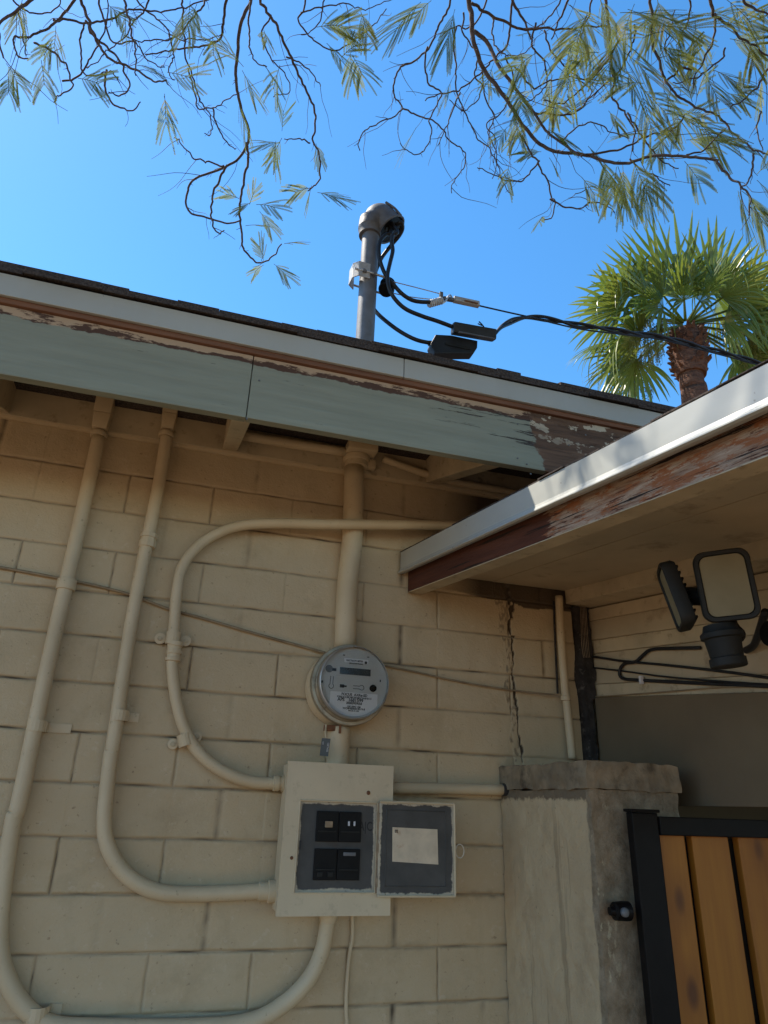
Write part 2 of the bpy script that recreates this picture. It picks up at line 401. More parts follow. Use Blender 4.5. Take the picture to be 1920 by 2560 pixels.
# ------------------------------------------------------------------ main house
house = thing('house', (0, 2.0, 0), 'beige painted block house with sage green eave fascia and dark shingle roof', 'house')
def n2(x, y, s=0): return noise.noise(Vector((x, y, s)))
def blockwall():
    z0, zt, ph = .031+EYE, .843+EYE, .1016
    cz = [z0+ph*k for k in range(-17, 9)]
    def lines(js, a, b, step, offs):
        L_ = set()
        for j in js:
            for o in offs: L_.add(round(j+o, 5))
        x = a
        while x <= b: L_.add(round(x, 5)); x += step
        L_ = sorted(v for v in L_ if a-1e-6 <= v <= b+1e-6)
        out = [L_[0]]
        for v in L_[1:]:
            if v-out[-1] > .0007: out.append(v)
        return out
    offs = [-.014, -.010, -.0075, -.0055, -.004, -.0025, -.001, .001, .0025, .004, .0055, .0075, .010, .014]
    xj = [.038+.2032*k for k in range(-16, 7)]
    zs = lines([z for z in cz if z > .3], .0, zt, .0045, offs)
    xs = lines([x for x in xj if x > -1.3]+[.80+.0022*k for k in range(62)], -3.0, 1.05, .009, offs)
    crack = [Z_ for Z_ in (ZC(310, 300, D), ZC(345, 480, D), ZC(330, 620, D), ZC(360, 760, D), ZC(375, 900, D), ZC(365, 1050, D), ZC(385, 1250, D), ZC(415, 1420, D), ZC(415, 1600, D), ZC(450, 1780, D))]
    def dcr(x, z):
        best = 9; sgn = 0
        for i in range(len(crack)-1):
            a, b = crack[i], crack[i+1]
            if b.z-.02 <= z <= a.z+.02:
                t = max(0, min(1, (z-a.z)/(b.z-a.z))); xx = a.x+(b.x-a.x)*t
                if abs(x-xx) < best: best = abs(x-xx); sgn = x-xx
        return best, sgn
    V, dirt = [], []
    ztop_c = crack[0].z
    for z in zs:
        r = round((z-z0)/ph); row = math.floor((z-z0)/ph)
        for x in xs:
            wz = .0022*n2(x*4, r*3.1, 1)+.0011*n2(x*22, r*5, 2)
            dz = abs(z-(z0+ph*r)-wz)
            x0 = .038 if row % 2 == 0 else .038-.1016*1
            k = round((x-x0)/.2032); wx = .0025*n2(k*3.3, row*2.7, 5)+.0012*n2(z*30, k*3, 6)
            dx = abs(x-(x0+.2032*k)-wx)
            fz = max(0, min(1, .78+.75*n2(x*2.6, r*7.7, 3)+.5*n2(x*11, r*3, 9)))
            fx = max(0, min(1, .62+1.2*n2(k*9.1, row*6.3, 4)))
            def prof(d, wd): return math.exp(-(d/wd)**2)
            gz = prof(dz, .0026)*fz; gx = prof(dx, .0026)*fx
            wdz = prof(dz, .008)*.0006; wdx = prof(dx, .008)*.0005*min(1, fx+.3)
            dep = max(gz*.0045, gx*.0042)+max(wdz, wdx)-.0013*(prof(abs(dz-.0062), .003)*max(0, n2(x*30, r*4, 40)+.25)+prof(abs(dx-.006), .003)*max(0, n2(z*30, k*4, 41)+.1)*fx)
            bulge = .0014*n2(x*7, z*11, 7)+.0009*n2(x*24, z*30, 8)+.0018*n2(row*5.1, math.floor((x-x0)/.2032+.5)*3.7, 11)
            d = max(prof(dz, .0019)*fz*(.32+1.5*max(0, n2(x*14, r*2, 12)+.25)), prof(dx, .0017)*fx*.9*(.6+max(0, n2(z*40, k, 13)+.3)))
            st_ = prof(dz, .010)*max(0, n2(x*6, r*9, 50)-.12)*.9; d = max(d, st_*(.6+n2(x*70, z*70, 51)))
            d = max(d, max(gz, gx)*.38)
            c, sg = dcr(x, z)
            if c < .05:
                rough = .5+.75*n2(x*150, z*110, 20); sg += .003*n2(x*60, z*70, 25); c = abs(sg)
                wdt = .0035+.006*max(0, n2(z*14, 2, 21)+.3)+(.009*max(0, 1-(ztop_c-z)/.14))
                if -wdt*2.6-.006 < sg < 0: dep -= .0016*max(0, rough); d = max(d, .55 if n2(x*130, z*90, 27) > .16 else .1)
                if 0 <= sg < wdt*(1.1+.9*n2(x*120, z*80, 28)): dep += .009; d = 1.25
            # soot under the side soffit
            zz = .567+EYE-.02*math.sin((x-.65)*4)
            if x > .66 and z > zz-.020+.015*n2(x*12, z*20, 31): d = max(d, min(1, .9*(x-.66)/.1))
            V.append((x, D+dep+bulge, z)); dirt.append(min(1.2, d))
    nx = len(xs); F = [(j*nx+i, j*nx+i+1, (j+1)*nx+i+1, (j+1)*nx+i) for j in range(len(zs)-1) for i in range(nx-1)]
    mb = MB(); mb.v = [Vector(v) for v in V]; mb.f = F
    o = put('block_wall', mb, 'block', house, smooth='all')
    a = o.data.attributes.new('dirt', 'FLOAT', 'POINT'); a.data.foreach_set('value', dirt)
blockwall()
mb = MB().box(-3, 1.05, 1.69, 1.85, 0, 2.44).box(1.05, 5, 1.69, 1.85, 0, 2.44).box(-3, -2.86, 1.851, 7.0, 0, 2.44).box(4.86, 5, 1.851, 7.0, 0, 2.44).box(-3, 5, 7.0, 7.15, 0, 2.44)
put('inner_wall', mb, 'soffit', house)
# blocking and ledge above the blocks
mb = MB().box(-3, 3, 1.645, 1.68, EYE+.8435, EYE+1.05)
put('blocking_board', mb, 'trimwood', house, bevel=.002)
mb = MB().tube([(-3, 1.656, EYE+.844), (-1, 1.655, EYE+.846), (0, 1.656, EYE+.844), (1.05, 1.655, EYE+.845)], .009, 10, smooth=6)
put('mortar_ledge', mb, 'block', house, smooth=True)
tp = math.tan(R(18.4))
for x in (-1.06, -.50, .043, .605, 1.17, 1.73):
    zb = EYE+.847
    pts = [(x, 1.645, zb), (x, 1.252, zb-tp*.393), (x, 1.252, zb-tp*.393+.095), (x, 1.645, zb+.095)]
    put('rafter', MB().prism(pts, (.038, 0, 0)), 'trimwood', house, bevel=.0015)
zf = EYE+.847-tp*.393+.097
put('soffit_deck', MB().prism([(-3, 1.24, zf), (-3, 1.9, zf+.66*tp), (-3, 1.9, zf+.66*tp+.016), (-3, 1.24, zf+.016)], (8, 0, 0)), 'soffit', house)
# fascia boards (two lengths with a joint), red strip, white metal edge, shingles
zg0, zg1 = EYE+.7115, EYE+.8605
xj = ZF(537, 850, 1.25).x
put('fascia_board', MB().box(-3, xj-.0009, 1.230, 1.25, zg0, zg1), 'green', house, bevel=.0015)
put('fascia_board', MB().box(xj+.0009, 3.0, 1.2305, 1.25, zg0+.0005, zg1), 'green', house, bevel=.0015)
put('trim_strip', MB().box(-3, 3.0, 1.222, 1.2495, zg1+.0005, EYE+.905), 'red_strip', house, bevel=.0015)
xs2 = ZF(872, 815, 1.215).x
for a, b in ((-3, xs2-.0008), (xs2+.0008, 3)):
    put('metal_edge', MB().box(a, b, 1.213, 1.2215, EYE+.872, EYE+.921), 'white_metal', house, bevel=.0015)
def shingles(x0, x1, yf, ztop, pitch_, name, depth=6.2):
    mb = MB(); x = x0; rnd = random.Random(5)
    for lay in range(3):
        x = x0; zb = ztop+.008*lay
        while x < x1:
            wd = rnd.uniform(.05, .16); fr = rnd.uniform(-.004, .004)+.004*lay; h = .0085
            x2 = min(x+wd, x1); y0 = yf-.010+fr; dz = rnd.uniform(-.0008, .0008)
            pts = [(x, y0, zb+dz), (x, y0+.32, zb+.32*pitch_+dz), (x, y0+.32, zb+h+.32*pitch_+dz), (x, y0, zb+h+dz)]
            mb.prism(pts, (x2-x-.0006, 0, 0)); x = x2
    mb.prism([(x0, yf+.02, ztop+.007), (x0, yf+depth*.5, ztop+depth*.5*pitch_+.007), (x0, yf+depth, ztop+.007), (x0, yf+depth, ztop-.03), (x0, yf+.02, ztop-.004)], (x1-x0, 0, 0))
    return mb
put('roof', shingles(-3.2, 3.6, 1.215, EYE+.9225, tp, 'roof'), 'shingle', house)
for q in ((1138, 1003), (1146, 1024), (1118, 990), (1265, 940), (1228, 962), (1118, 916), (560, 822), (533, 905)):
    c_ = ZF(*q, 1.230); put('nail', MB().lathe(c_, (0, -1, 0), [(0, .0022), (.0012, .002), (.0014, .0005)], 8), 'cast_metal', house)
# ------------------------------------------------------------------ side wing with the raking roof edge
wing = thing('side_wing', (1.3, 1.0, 0), 'low wing with raking white metal roof edge above peeling brown board', 'building')
def rakep(pts, t0=0., t1=2.3):
    a = [Vector((p[0], D, EYE+p[1]))+OUT*t0 for p in pts]
    return MB().prism(a, OUT*(t1-t0))
# profile in the plane of the main wall: (x, z)
xt = .5385
split1 = 0.985; 
tj = 1.66-.895   # seam in the white metal
metal = [(xt, .633), (xt, .5885), (xt-.002, .5825), (xt-.0062, .5765), (xt-.0062, .5745), (xt-.001, .5728), (xt+.012, .5755), (xt+.004, .588), (xt+.004, .633)]
put('metal_edge', rakep(metal, .006, .742), 'white_metal', wing)
put('metal_edge', rakep([(x-.0012, z-.0012) for x, z in metal], .7425, 2.3), 'white_metal', wing)
put('rake_board', rakep([(.5615, .526), (.5615, .626), (.5995, .626), (.5995, .526)], .004, 2.3), 'rake', wing)
put('board_underside', rakep([(.5605, .5245), (.5605, .5262), (.6005, .5262), (.6005, .5245)], .004, 2.3), 'trimwood', wing)
put('soffit_panel', rakep([(.601, .583), (.80, .5835), (.80, .594), (.601, .594)], .012, 2.3), 'soffit', wing)
put('soffit_panel', rakep([(.8015, .5825), (1.023, .5835), (1.023, .594), (.8015, .593)], .012, 2.3), 'soffit', wing)
put('ledger', rakep([(1.0245, .546), (1.0245, .60), (1.13, .60), (1.13, .540)], .012, 2.3), 'trimwood', wing, bevel=.002)
mb = rakep([(xt+.0045, .6325), (xt+.0045, .6345), (3.8, .640), (3.8, .6325)], .002, 2.31)
rnd = random.Random(3)
t = 0.0
while t < 2.3:                          # stepped shingle edge on the rake
    wd = rnd.uniform(.05, .14); e = rnd.uniform(-.004, .002)
    mb.v, mb.f = mb.v, mb.f
    q = rakep([(xt+.001+e, .6347), (xt+.001+e, .6362+rnd.uniform(0, .0012)), (xt+.2, .641), (xt+.2, .6347)], t, min(2.3, t+wd-.001)); mb.add(q.v, q.f); t += wd
put('roof', mb, 'shingle', wing)
put('roof_deck', rakep([(.5996, .602), (3.8, .602), (3.8, .632), (.5996, .632)], .002, 2.3), 'soffit', wing)
# boarded wing wall, open below z = 1.62 m
zs_ = [.5385, .503, .449, .412, .330, .294]
mb = MB(); px = 1.096
for i in range(5):
    a, b = zs_[i], zs_[i+1]
    put('wall_board', rakep([(px+.001*(i % 2), b+.0018), (px+.003, b+.0003), (px+.04, b+.0003), (px+.04, a-.0003), (px+.003, a-.0003), (px+.001*(i % 2), a-.0018)], .005, 2.3), 'soffit' if i % 2 else 'trimwood', wing)
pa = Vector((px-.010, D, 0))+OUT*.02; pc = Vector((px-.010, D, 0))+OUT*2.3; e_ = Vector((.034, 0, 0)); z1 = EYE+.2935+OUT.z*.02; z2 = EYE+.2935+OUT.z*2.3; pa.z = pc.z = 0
put('shaded_lower_wall', MB().hexa([pa+Vector((0, 0, EYE+.028)), pa+e_+Vector((0, 0, EYE+.028)), pc+e_+Vector((0, 0, EYE+.028)), pc+Vector((0, 0, EYE+.028)), pa+Vector((0, 0, z1)), pa+e_+Vector((0, 0, z1)), pc+e_+Vector((0, 0, z2)), pc+Vector((0, 0, z2))]), 'shade_brown', wing)  # lower wing wall, its shade painted in as a darker brown
# corner: dark rough post and gap
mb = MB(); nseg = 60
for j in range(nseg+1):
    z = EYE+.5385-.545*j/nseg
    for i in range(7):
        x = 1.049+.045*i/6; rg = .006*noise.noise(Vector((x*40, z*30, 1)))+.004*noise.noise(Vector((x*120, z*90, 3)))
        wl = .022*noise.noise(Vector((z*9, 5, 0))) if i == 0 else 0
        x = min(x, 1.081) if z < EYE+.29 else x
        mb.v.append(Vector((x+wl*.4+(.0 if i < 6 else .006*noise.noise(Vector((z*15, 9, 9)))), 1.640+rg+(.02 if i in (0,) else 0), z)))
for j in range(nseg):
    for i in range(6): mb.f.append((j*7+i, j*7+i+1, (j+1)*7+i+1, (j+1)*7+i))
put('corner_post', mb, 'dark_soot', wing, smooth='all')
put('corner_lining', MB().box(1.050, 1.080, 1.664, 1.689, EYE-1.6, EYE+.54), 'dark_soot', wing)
# passage beyond the gate
mb = MB().box(1.13, 3.8, 1.50, 1.688, 0, EYE+.60).box(1.056, 1.1295, 1.56, 1.688, 0, EYE+.02).box(3.66, 3.8, -.7, 1.499, 0, EYE+.5)
put('rear_wall', mb, 'shade_brown', wing)
# mesh screen scrap hanging in the corner
mb = MB()
for k in range(5): mb.tube([ZC(1000+k*12, 380, 1.62), ZC(1005+k*13, 560, 1.622), ZC(1012+k*15, 780, 1.62), ZC(1030+k*14, 900, 1.62)], .0006, 5, smooth=4)
put('screen_scrap', mb, 'weathered', wing)
# ------------------------------------------------------------------ pilaster
pil = thing('masonry_pillar', (.98, 1.45, 0), 'squat plastered pillar with rough cap beside the wooden gate', 'pillar')
dh = Vector((math.sin(dyaw), math.cos(dyaw), 0))
def roughbox(x0, x1, z0, z1, y0, y1, nx, nz, ny, amp, seed):
    mb = MB()
    def face(fn, a, b):
        o = len(mb.v)
        for j in range(b+1):
            for i in range(a+1):
                p = fn(i/a, j/b)
                q = p+Vector((noise.noise(p*38+Vector((seed, 0, 0))), noise.noise(p*38+Vector((0, seed, 0))), noise.noise(p*38+Vector((0, 0, seed)))))*amp \
                    + Vector((noise.noise(p*9+Vector((seed, 0, 0))), noise.noise(p*9+Vector((0, seed, 7))), noise.noise(p*9+Vector((3, 0, seed)))))*amp*.8
                mb.v.append(q)
        for j in range(b):
            for i in range(a): mb.f.append((o+j*(a+1)+i, o+j*(a+1)+i+1, o+(j+1)*(a+1)+i+1, o+(j+1)*(a+1)+i))
    def P(u, v, w_):   # u along x, v height, w_ depth from front
        y = y0+(y1-y0)*w_; xl = x0+(y-y0)/dh.y*dh.x
        r = .006
        xx = xl+(x1-xl)*u
        return Vector((xx, y, z0+(z1-z0)*v))
    face(lambda u, v: P(u, v, 0), nx, nz); face(lambda u, v: P(0, v, 1-u), ny, nz)
    face(lambda u, v: P(1, v, u), ny, nz); face(lambda u, v: P(u, 1, v), nx, ny); face(lambda u, v: P(u, 0, 1-v), nx, ny)
    return mb
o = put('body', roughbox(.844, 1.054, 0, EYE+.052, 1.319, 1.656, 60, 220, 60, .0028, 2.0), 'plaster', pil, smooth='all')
o = put('cap', roughbox(.8385, 1.060, EYE+.0522, EYE+.106, 1.314, 1.655, 70, 14, 80, .0042, 9.0), 'cap', pil, smooth='all')
# ------------------------------------------------------------------ gate
gate = thing('wooden_gate', (1.3, 1.262, 0), 'amber plank gate in black steel frame beside the pillar', 'gate')
gy = 1.262; gk = gy/1.29; gt = EYE+.011*gk
put('post', MB().box(.917*gk, .978*gk, gy, gy+.020, .05, gt), 'black_steel', gate, bevel=.003)
put('post_cap', MB().box(.915*gk, .982*gk, gy-.003, gy+.0245, gt+.0003, gt+.006), 'black_steel', gate, bevel=.0015)
put('rail', MB().box(.9782*gk, 2.2, gy-.004, gy+.02, gt-.040, gt-.006), 'black_steel', gate, bevel=.002)
put('rail', MB().box(.9782*gk, 2.2, gy+.001, gy+.02, .12, .16), 'black_steel', gate, bevel=.002)
put('post', MB().box(2.2002, 2.25, gy, gy+.020, .05, gt), 'black_steel', gate, bevel=.003)
x = .9775*gk; wds = [.0745, .091, .09, .086, .09, .088, .09, .087, .09, .088, .09, .09]; gaps = [.017, .025, .014, .016, .015, .018, .014, .016, .015, .016, .016, .016]
for wdt, gp in zip(wds, gaps):
    if x+wdt > 2.2: break
    put('plank', MB().box(x, x+wdt*gk, gy+.0202, gy+.038, .08, gt-.030), 'plank', gate, bevel=.0025)
    x += (wdt+gp)*gk
put('backing', MB().box(.979*gk, 2.19, gy+.0385, gy+.044, .08, gt-.045), 'black_steel', gate)
hz = ZF(1358, 1970, 1.272)
h = MB().lathe(hz+Vector((-.022, .012, 0)), (1, 0, 0), [(-.012, .002), (-.011, .007), (-.002, .009), (.0, .0155), (.018, .0165), (.030, .0165)], 20)
put('hinge', h, 'black_steel', gate, smooth=True)
put('bolt_head', MB().lathe(hz+Vector((-.012, -.004, 0)), (0, -1, 0), [(-.002, .008), (.004, .008), (.006, .006), (.007, .002)], 14), 'cast_metal', gate, smooth=True)
# ------------------------------------------------------------------ conduits
def conduit(label, pts, r, cat='conduit', sm=8, name='conduit', mat='pipe', seg=18):
    t = thing(name, pts[0], label, cat, None)
    put('pipe', MB().tube(pts, r, seg, smooth=sm), mat, t, smooth='all'); return t
yc = 1.634
p1 = [Z5(428, 745, yc), Z5(345, 1120, yc), Z7(285, 280, yc), Z7(200, 660, yc), Z7(88, 1200, yc), Z8(58, 330, yc), Z8(22, 560, yc), Z8(-2, 760, yc), Z8(5, 930, yc), Z8(55, 1065, yc), Z8(125, 1155, yc), Z8(225, 1215, yc), Z8(420, 1228, yc), Z8(800, 1228, yc), Z8(1060, 1205, yc), Z8(1210, 1135, yc), Z8(1330, 1020, yc), Z8(1392, 890, yc), Z8(1416, 760, yc)]
c1 = conduit('long beige conduit nearest the left edge running down and back to the panel bottom', p1, .0160)
def band(c, ax, r, h, prof=None):
    return MB().lathe(Vector(c)-Vector(ax)*h/2, ax, prof or [(0, r*.97), (.0015, r), (h-.0015, r), (h, r*.97)], 24)
dn1 = (p1[1]-p1[2]).normalized()
put('coupling', band(Z7(287, 280, yc), dn1, .0205, .024), 'pipe', c1, smooth=True)
# fitting at the eave
def jackbox(c, wt, ht, par, tilt=0):
    c = Vector(c); a = wt/2
    mb = MB().hexa([c+Vector((-a*.66, -.020, 0)), c+Vector((a*.66, -.020, 0)), c+Vector((a*.66, .020, 0)), c+Vector((-a*.66, .020, 0)),
                    c+Vector((-a*.8, -.026, ht*.36)), c+Vector((a*.8, -.026, ht*.36)), c+Vector((a*.8, .020, ht*.36)), c+Vector((-a*.8, .020, ht*.36))])
    b = c+Vector((0, 0, ht*.361))
    mb.hexa([b+Vector((-a*.8, -.026, 0)), b+Vector((a*.8, -.026, 0)), b+Vector((a*.8, .020, 0)), b+Vector((-a*.8, .020, 0)),
             b+Vector((-a*.85, -.028, ht)), b+Vector((a*.85, -.028, ht)), b+Vector((a*.85, .020, ht)), b+Vector((-a*.85, .020, ht))])
    put('conduit_body', mb, 'pipe', par, bevel=.004, smooth=True)
jackbox(Z5(430, 720, yc), .052, .11, c1)
put('collar', band(Z5(427, 738, yc), (0, 0, 1), .020, .012), 'pipe', c1, smooth=True)
def strap(c, w_, h_, par, sx=1):
    c = Vector(c)
    mb = MB().tube([c+Vector((math.cos(a)*.0182, -math.sin(a)*.0182, 0)) for a in [math.pi*k/8 for k in range(9)]], .003, 6)
    mb2 = MB()
    for i in range(8):
        a0, a1 = math.pi*i/8, math.pi*(i+1)/8
        q = [c+Vector((math.cos(a)*rr, -math.sin(a)*rr, dz)) for dz in (-h_/2, h_/2) for a in (a0, a1) for rr in (.0166, .0186)]
        mb2.hexa([q[0], q[1], q[3], q[2], q[4], q[5], q[7], q[6]])
    x0, x1 = (.0166, w_) if sx > 0 else (-w_, -.0166)
    mb2.box(c.x+x0, c.x+x1*.86, 1.6565, 1.659, c.z-h_/2.4, c.z+h_/2.4)
    lx = .0166 if sx > 0 else -.0196
    mb2.box(c.x+lx, c.x+lx+.003, 1.632, 1.658, c.z-h_/2.2, c.z+h_/2.2)
    put('strap', mb2, 'pipe', par, smooth=True)
strap(Z7(158, 890, yc), .075, .022, c1)
strap(Z8(150, 1165, yc)+Vector((.004, 0, 0)), .045, .022, c1)
p2 = [Z5(720, 745, yc), Z5(690, 930, yc), Z5(650, 1130, yc), Z7(590, 320, yc), Z7(540, 620, yc), Z7(490, 960, yc), Z8(478, 50, yc), Z8(460, 210, yc), Z8(450, 330, yc), Z8(462, 430, yc), Z8(510, 525, yc), Z8(590, 600, yc), Z8(700, 642, yc), Z8(850, 648, yc), Z8(1000, 643, yc), Z8(1180, 632, yc)]
c2 = conduit('beige conduit with a coupling, second from the left, bending into the panel side', p2, .0150)
jackbox(Z5(722, 720, yc), .046, .11, c2)
put('collar', band(Z5(718, 738, yc), (0, 0, 1), .019, .012), 'pipe', c2, smooth=True)
ax2 = (p2[2]-p2[3]).normalized()
put('coupling', MB().lathe(Z7(634, 120, yc), ax2, [(0, .016), (.001, .0195), (.016, .0195), (.0165, .0175), (.024, .0175), (.0245, .020), (.034, .020), (.035, .016)], 8), 'pipe', c2)
put('connector', MB().lathe(Z8(1115, 636, yc), (1, 0, 0), [(0, .016), (.001, .0175), (.02, .0175), (.021, .0215), (.040, .0215), (.041, .017)], 20), 'pipe', c2, smooth=True)
o = MB().box(Z7(545, 845, yc).x, Z7(590, 845, yc).x, 1.646, 1.651, Z7(540, 870, yc).z, Z7(540, 825, yc).z)
strap(Z7(515, 845, yc), .046, .022, c2)
p3 = [W(1160, 1315, yc), Z7(1659, 20, yc), Z7(1400, 18, yc), Z7(1180, 14, yc), Z7(1030, 26, yc), Z7(920, 68, yc), Z7(840, 130, yc), Z7(785, 210, yc), Z7(763, 320, yc), Z7(754, 440, yc), Z7(746, 560, yc), Z7(745, 660, yc), Z7(762, 780, yc), Z7(792, 890, yc), Z7(840, 980, yc), Z7(915, 1055, yc), Z7(1010, 1108, yc), Z7(1110, 1134, yc), Z7(1215, 1137, yc)]
for i in (2, 1, 0): p3[i] = p3[i]+Vector((0, -.037 if i < 3 else 0, 0))
p3[0] = W(1160, 1315, 1.597); p3[1] = Z7(1659, 20, 1.592); p3[2] = Z7(1400, 18, 1.597); p3[3] = Z7(1180, 14, 1.612); p3[4] = Z7(1030, 26, 1.626)
p3.insert(0, W(1300, 1322, 1.60)); 
c3 = conduit('beige conduit looping like a C from over the riser down to the panel', p3, .0128)
put('coupling', MB().lathe(Z7(746, 612, yc), (0, 0, 1), [(0, .0135), (.001, .0175), (.008, .0175), (.009, .015), (.016, .015), (.017, .0175), (.025, .0175), (.026, .015), (.034, .015), (.035, .0175), (.044, .0175), (.045, .0135)], 20), 'pipe', c3, smooth=True)
def clampears(c, par, r=.0128, tilt=0., scale=1.):
    c = Vector(c); mb = MB()
    ca, sa = math.cos(tilt), math.sin(tilt)
    X_ = Vector((ca, 0, sa)); Zt = Vector((-sa, 0, ca))
    for sx in (-1, 1):
        e = c+X_*(.028*sx*scale)
        mb.lathe(Vector((e.x, 1.6505, e.z)), (0, -1, 0), [(0, .0125*scale), (.004, .0125*scale), (.0045, .011*scale)], 22)
    for i in range(8):
        a0, a1 = math.pi*i/8, math.pi*(i+1)/8
        q = [c+X_*(math.cos(a)*rr)-Vector((0, math.sin(a)*rr, 0))+Zt*dz for dz in (-.014*scale, .014*scale) for a in (a0, a1) for rr in (r+.0005, r+.0033)]
        mb.hexa([q[0], q[1], q[3], q[2], q[4], q[5], q[7], q[6]])
    put('clamp', mb, 'pipe', par, smooth=True)
    for sx in (-1, 1):
        e = c+X_*(.029*sx*scale)
        put('screw', MB().lathe(Vector((e.x, 1.646, e.z)), (0, -1, 0), [(0, .0055), (.003, .005), (.0035, .001)], 12), 'trimwood', par, smooth=True)
clampears(Z7(748, 512, yc), c3)
clampears(Z7(800, 950, yc), c3, tilt=.35, scale=.9)
put('connector', MB().lathe(Z7(1180, 1136, yc), (1, 0, 0), [(0, .0135), (.001, .017), (.012, .017), (.013, .0145), (.018, .0145), (.019, .018), (.030, .018), (.031, .0135)], 20), 'pipe', c3, smooth=True)
# riser
yr = 1.634
p4 = [Z5(1530, 880, yr), Z5(1522, 1180, yr), Z7(1500, 300, yr), Z7(1491, 560, yr)]
c4 = conduit('fat beige riser pipe rising from the round meter to the eave', p4, .0268, sm=4, seg=28)
tt = Z5(1540, 850, yr)
put('fitting', MB().lathe(tt+Vector((0, 0, -.022)), (0, 0, 1), [(0, .0285), (.001, .032), (.016, .032), (.017, .035), (.024, .037), (.030, .037), (.031, .031)], 24), 'pipe', c4, smooth=True)
put('flange', MB().box(tt.x-.036, tt.x+.046, 1.58, 1.644, tt.z+.010, tt.z+.036), 'pipe', c4, bevel=.004, smooth=True)
put('clip', MB().box(tt.x+.026, tt.x+.052, 1.62, 1.64, tt.z-.02, tt.z+.006), 'pipe', c4, bevel=.003, smooth=True)
c4b = conduit('short fat pipe between the round meter and the breaker panel', [ZF(732, 1572, yr+.006), ZF(730, 1620, yr+.004), ZF(729, 1662, yr+.004)], .0265, sm=4, seg=28)
c5 = conduit('short beige conduit from the panel to the pillar', [W(975, 1969, yc), W(1100, 1971, yc), W(1274, 1975, yc)], .0125, sm=3)
put('rough_end', MB().lathe(W(1255, 1974, yc), (1, 0, 0), [(0, .0135), (.003, .0145), (.012, .014), (.02, .0155), (.03, .013)], 14), 'dark_soot', c5)
hb = [Z5(1050, 742, 1.628), Z5(1250, 775, 1.628), Z5(1490, 812, 1.628)]
c6 = conduit('beige pipe running level tucked under the eave from the rafter to the riser', hb, .0130, sm=3)
hb = [Z5(1655, 842, 1.632), W(1100, 1196, 1.632), W(1250, 1225, 1.632), W(1330, 1240, 1.632)]
c6 = conduit('beige pipe under the eave right of the riser', hb, .010, sm=3)
cc = conduit('narrow upright beige pipe in the corner under the side soffit', [ZC(800, 335, 1.632), ZC(820, 700, 1.632), ZC(853, 1150, 1.632), ZC(870, 1300, 1.632), ZC(905, 1620, 1.632), ZC(925, 1830, 1.632)], .0105, sm=5)
put('coupling', MB().lathe(ZC(866, 1300, 1.632), (0, 0, 1), [(0, .011), (.001, .0135), (.012, .0135), (.013, .011)], 16), 'pipe', cc, smooth=True)
put('chain_strip', MB().tube([ZC(755, 380, 1.651), ZC(765, 700, 1.651), ZC(790, 1230, 1.651)], .003, 6, smooth=4), 'dark_soot', cc)
def wire(label, pts, r, mat, cat='cable', name='cable', sm=6, seg=10):
    o = put(name, MB().tube(pts, r, seg, smooth=sm), mat, None, smooth='all'); recenter(o); return tag(o, label, cat)
yw = 1.653
wire('thin cable sagging across the blocks from left edge to the meter', [Z7(-250, 175, yw), Z7(0, 205, yw), Z7(260, 252, 1.652), Z7(420, 285, yw), Z7(570, 325, yw), Z7(730, 385, yw), Z7(860, 420, 1.652), Z7(1100, 490, yw), Z7(1300, 545, yw), Z7(1425, 580, 1.65)], .0033, 'wire_painted')
wire('thin cable from the meter rightwards over the cracked blocks', [ZF(832, 1438, 1.652), ZF(900, 1452, yw), ZF(1000, 1474, yw), ZF(1100, 1490, 1.652), ZF(1190, 1500, 1.640), ZF(1230, 1501, 1.632)], .0024, 'wire_painted')
wire('thin pale cable hanging down from the panel bottom', [Z8(1522, 735, 1.65), Z8(1522, 830, yw), Z8(1508, 920, yw), Z8(1498, 1040, yw), Z8(1495, 1150, yw), Z8(1500, 1300, yw), Z8(1490, 1900, yw)], .0042, 'pipe')
# ------------------------------------------------------------------ meter
mc = Vector((.3975, D-.003, EYE+.264))
mt = thing('electric_meter', (mc.x, mc.y, mc.z), 'round glass-covered electric meter with grey face and white label', 'electric meter')
def ml(name, d0, prof, mat, seg=64):       # the body leans a little to the right
    q = MB().lathe(mc+Vector((0, -d0, 0)), (0, -1, 0), prof, seg)
    for v in q.v: k_ = mc.y-v.y; v.x += .15*k_; v.z += .075*k_
    return put(name, q, mat, mt, smooth=True)
ml('socket_base', .002, [(0, .087), (.003, .0905), (.038, .0905), (.042, .0885)], 'pipe')
ml('locking_ring', .0425, [(0, .0885), (.0005, .0925), (.004, .094), (.010, .094), (.013, .0925), (.0135, .087)], 'ring_metal')
ml('meter_body', .0562, [(0, .0862), (.006, .086), (.008, .0838), (.0155, .0832), (.016, .081)], 'ring_metal')
FC = mc+Vector((.0110, 0, .0055))
face = put('faceplate', MB().lathe(FC+Vector((0, -.073, 0)), (0, -1, 0), [(0, .0805), (.002, .0805), (.003, .0795)], 64), 'meter_face', mt, smooth=True)
fy = mc.y-.0762
put('cover_rim', MB().lathe(FC+Vector((0, -.0725, 0)), (0, -1, 0), [(0, .0810), (.0, .0835), (.011, .0828), (.013, .0808), (.0128, .0796), (.0105, .0804), (.002, .0810)], 64), 'bright_metal', mt, smooth=True)
def MF(x, y, dy=0): return ZM(x, y, fy-dy)
def quad(name, a, b, c, d, th, mat, par):   # flat plate from 4 front corners
    n = (Vector(b)-Vector(a)).cross(Vector(d)-Vector(a)).normalized(); 
    if n.y > 0: n = -n
    p = [Vector(q) for q in (a, b, c, d)]
    return put(name, MB().hexa([q-n*th for q in p]+p), mat, par)
def rectf(name, x0, x1, z0, z1, y, th, mat, par, bev=0):
    return put(name, MB().box(x0, x1, y-th, y, z0, z1), mat, par, bevel=bev)
def mx(px, py): q = MF(px, py); return q.x, q.z
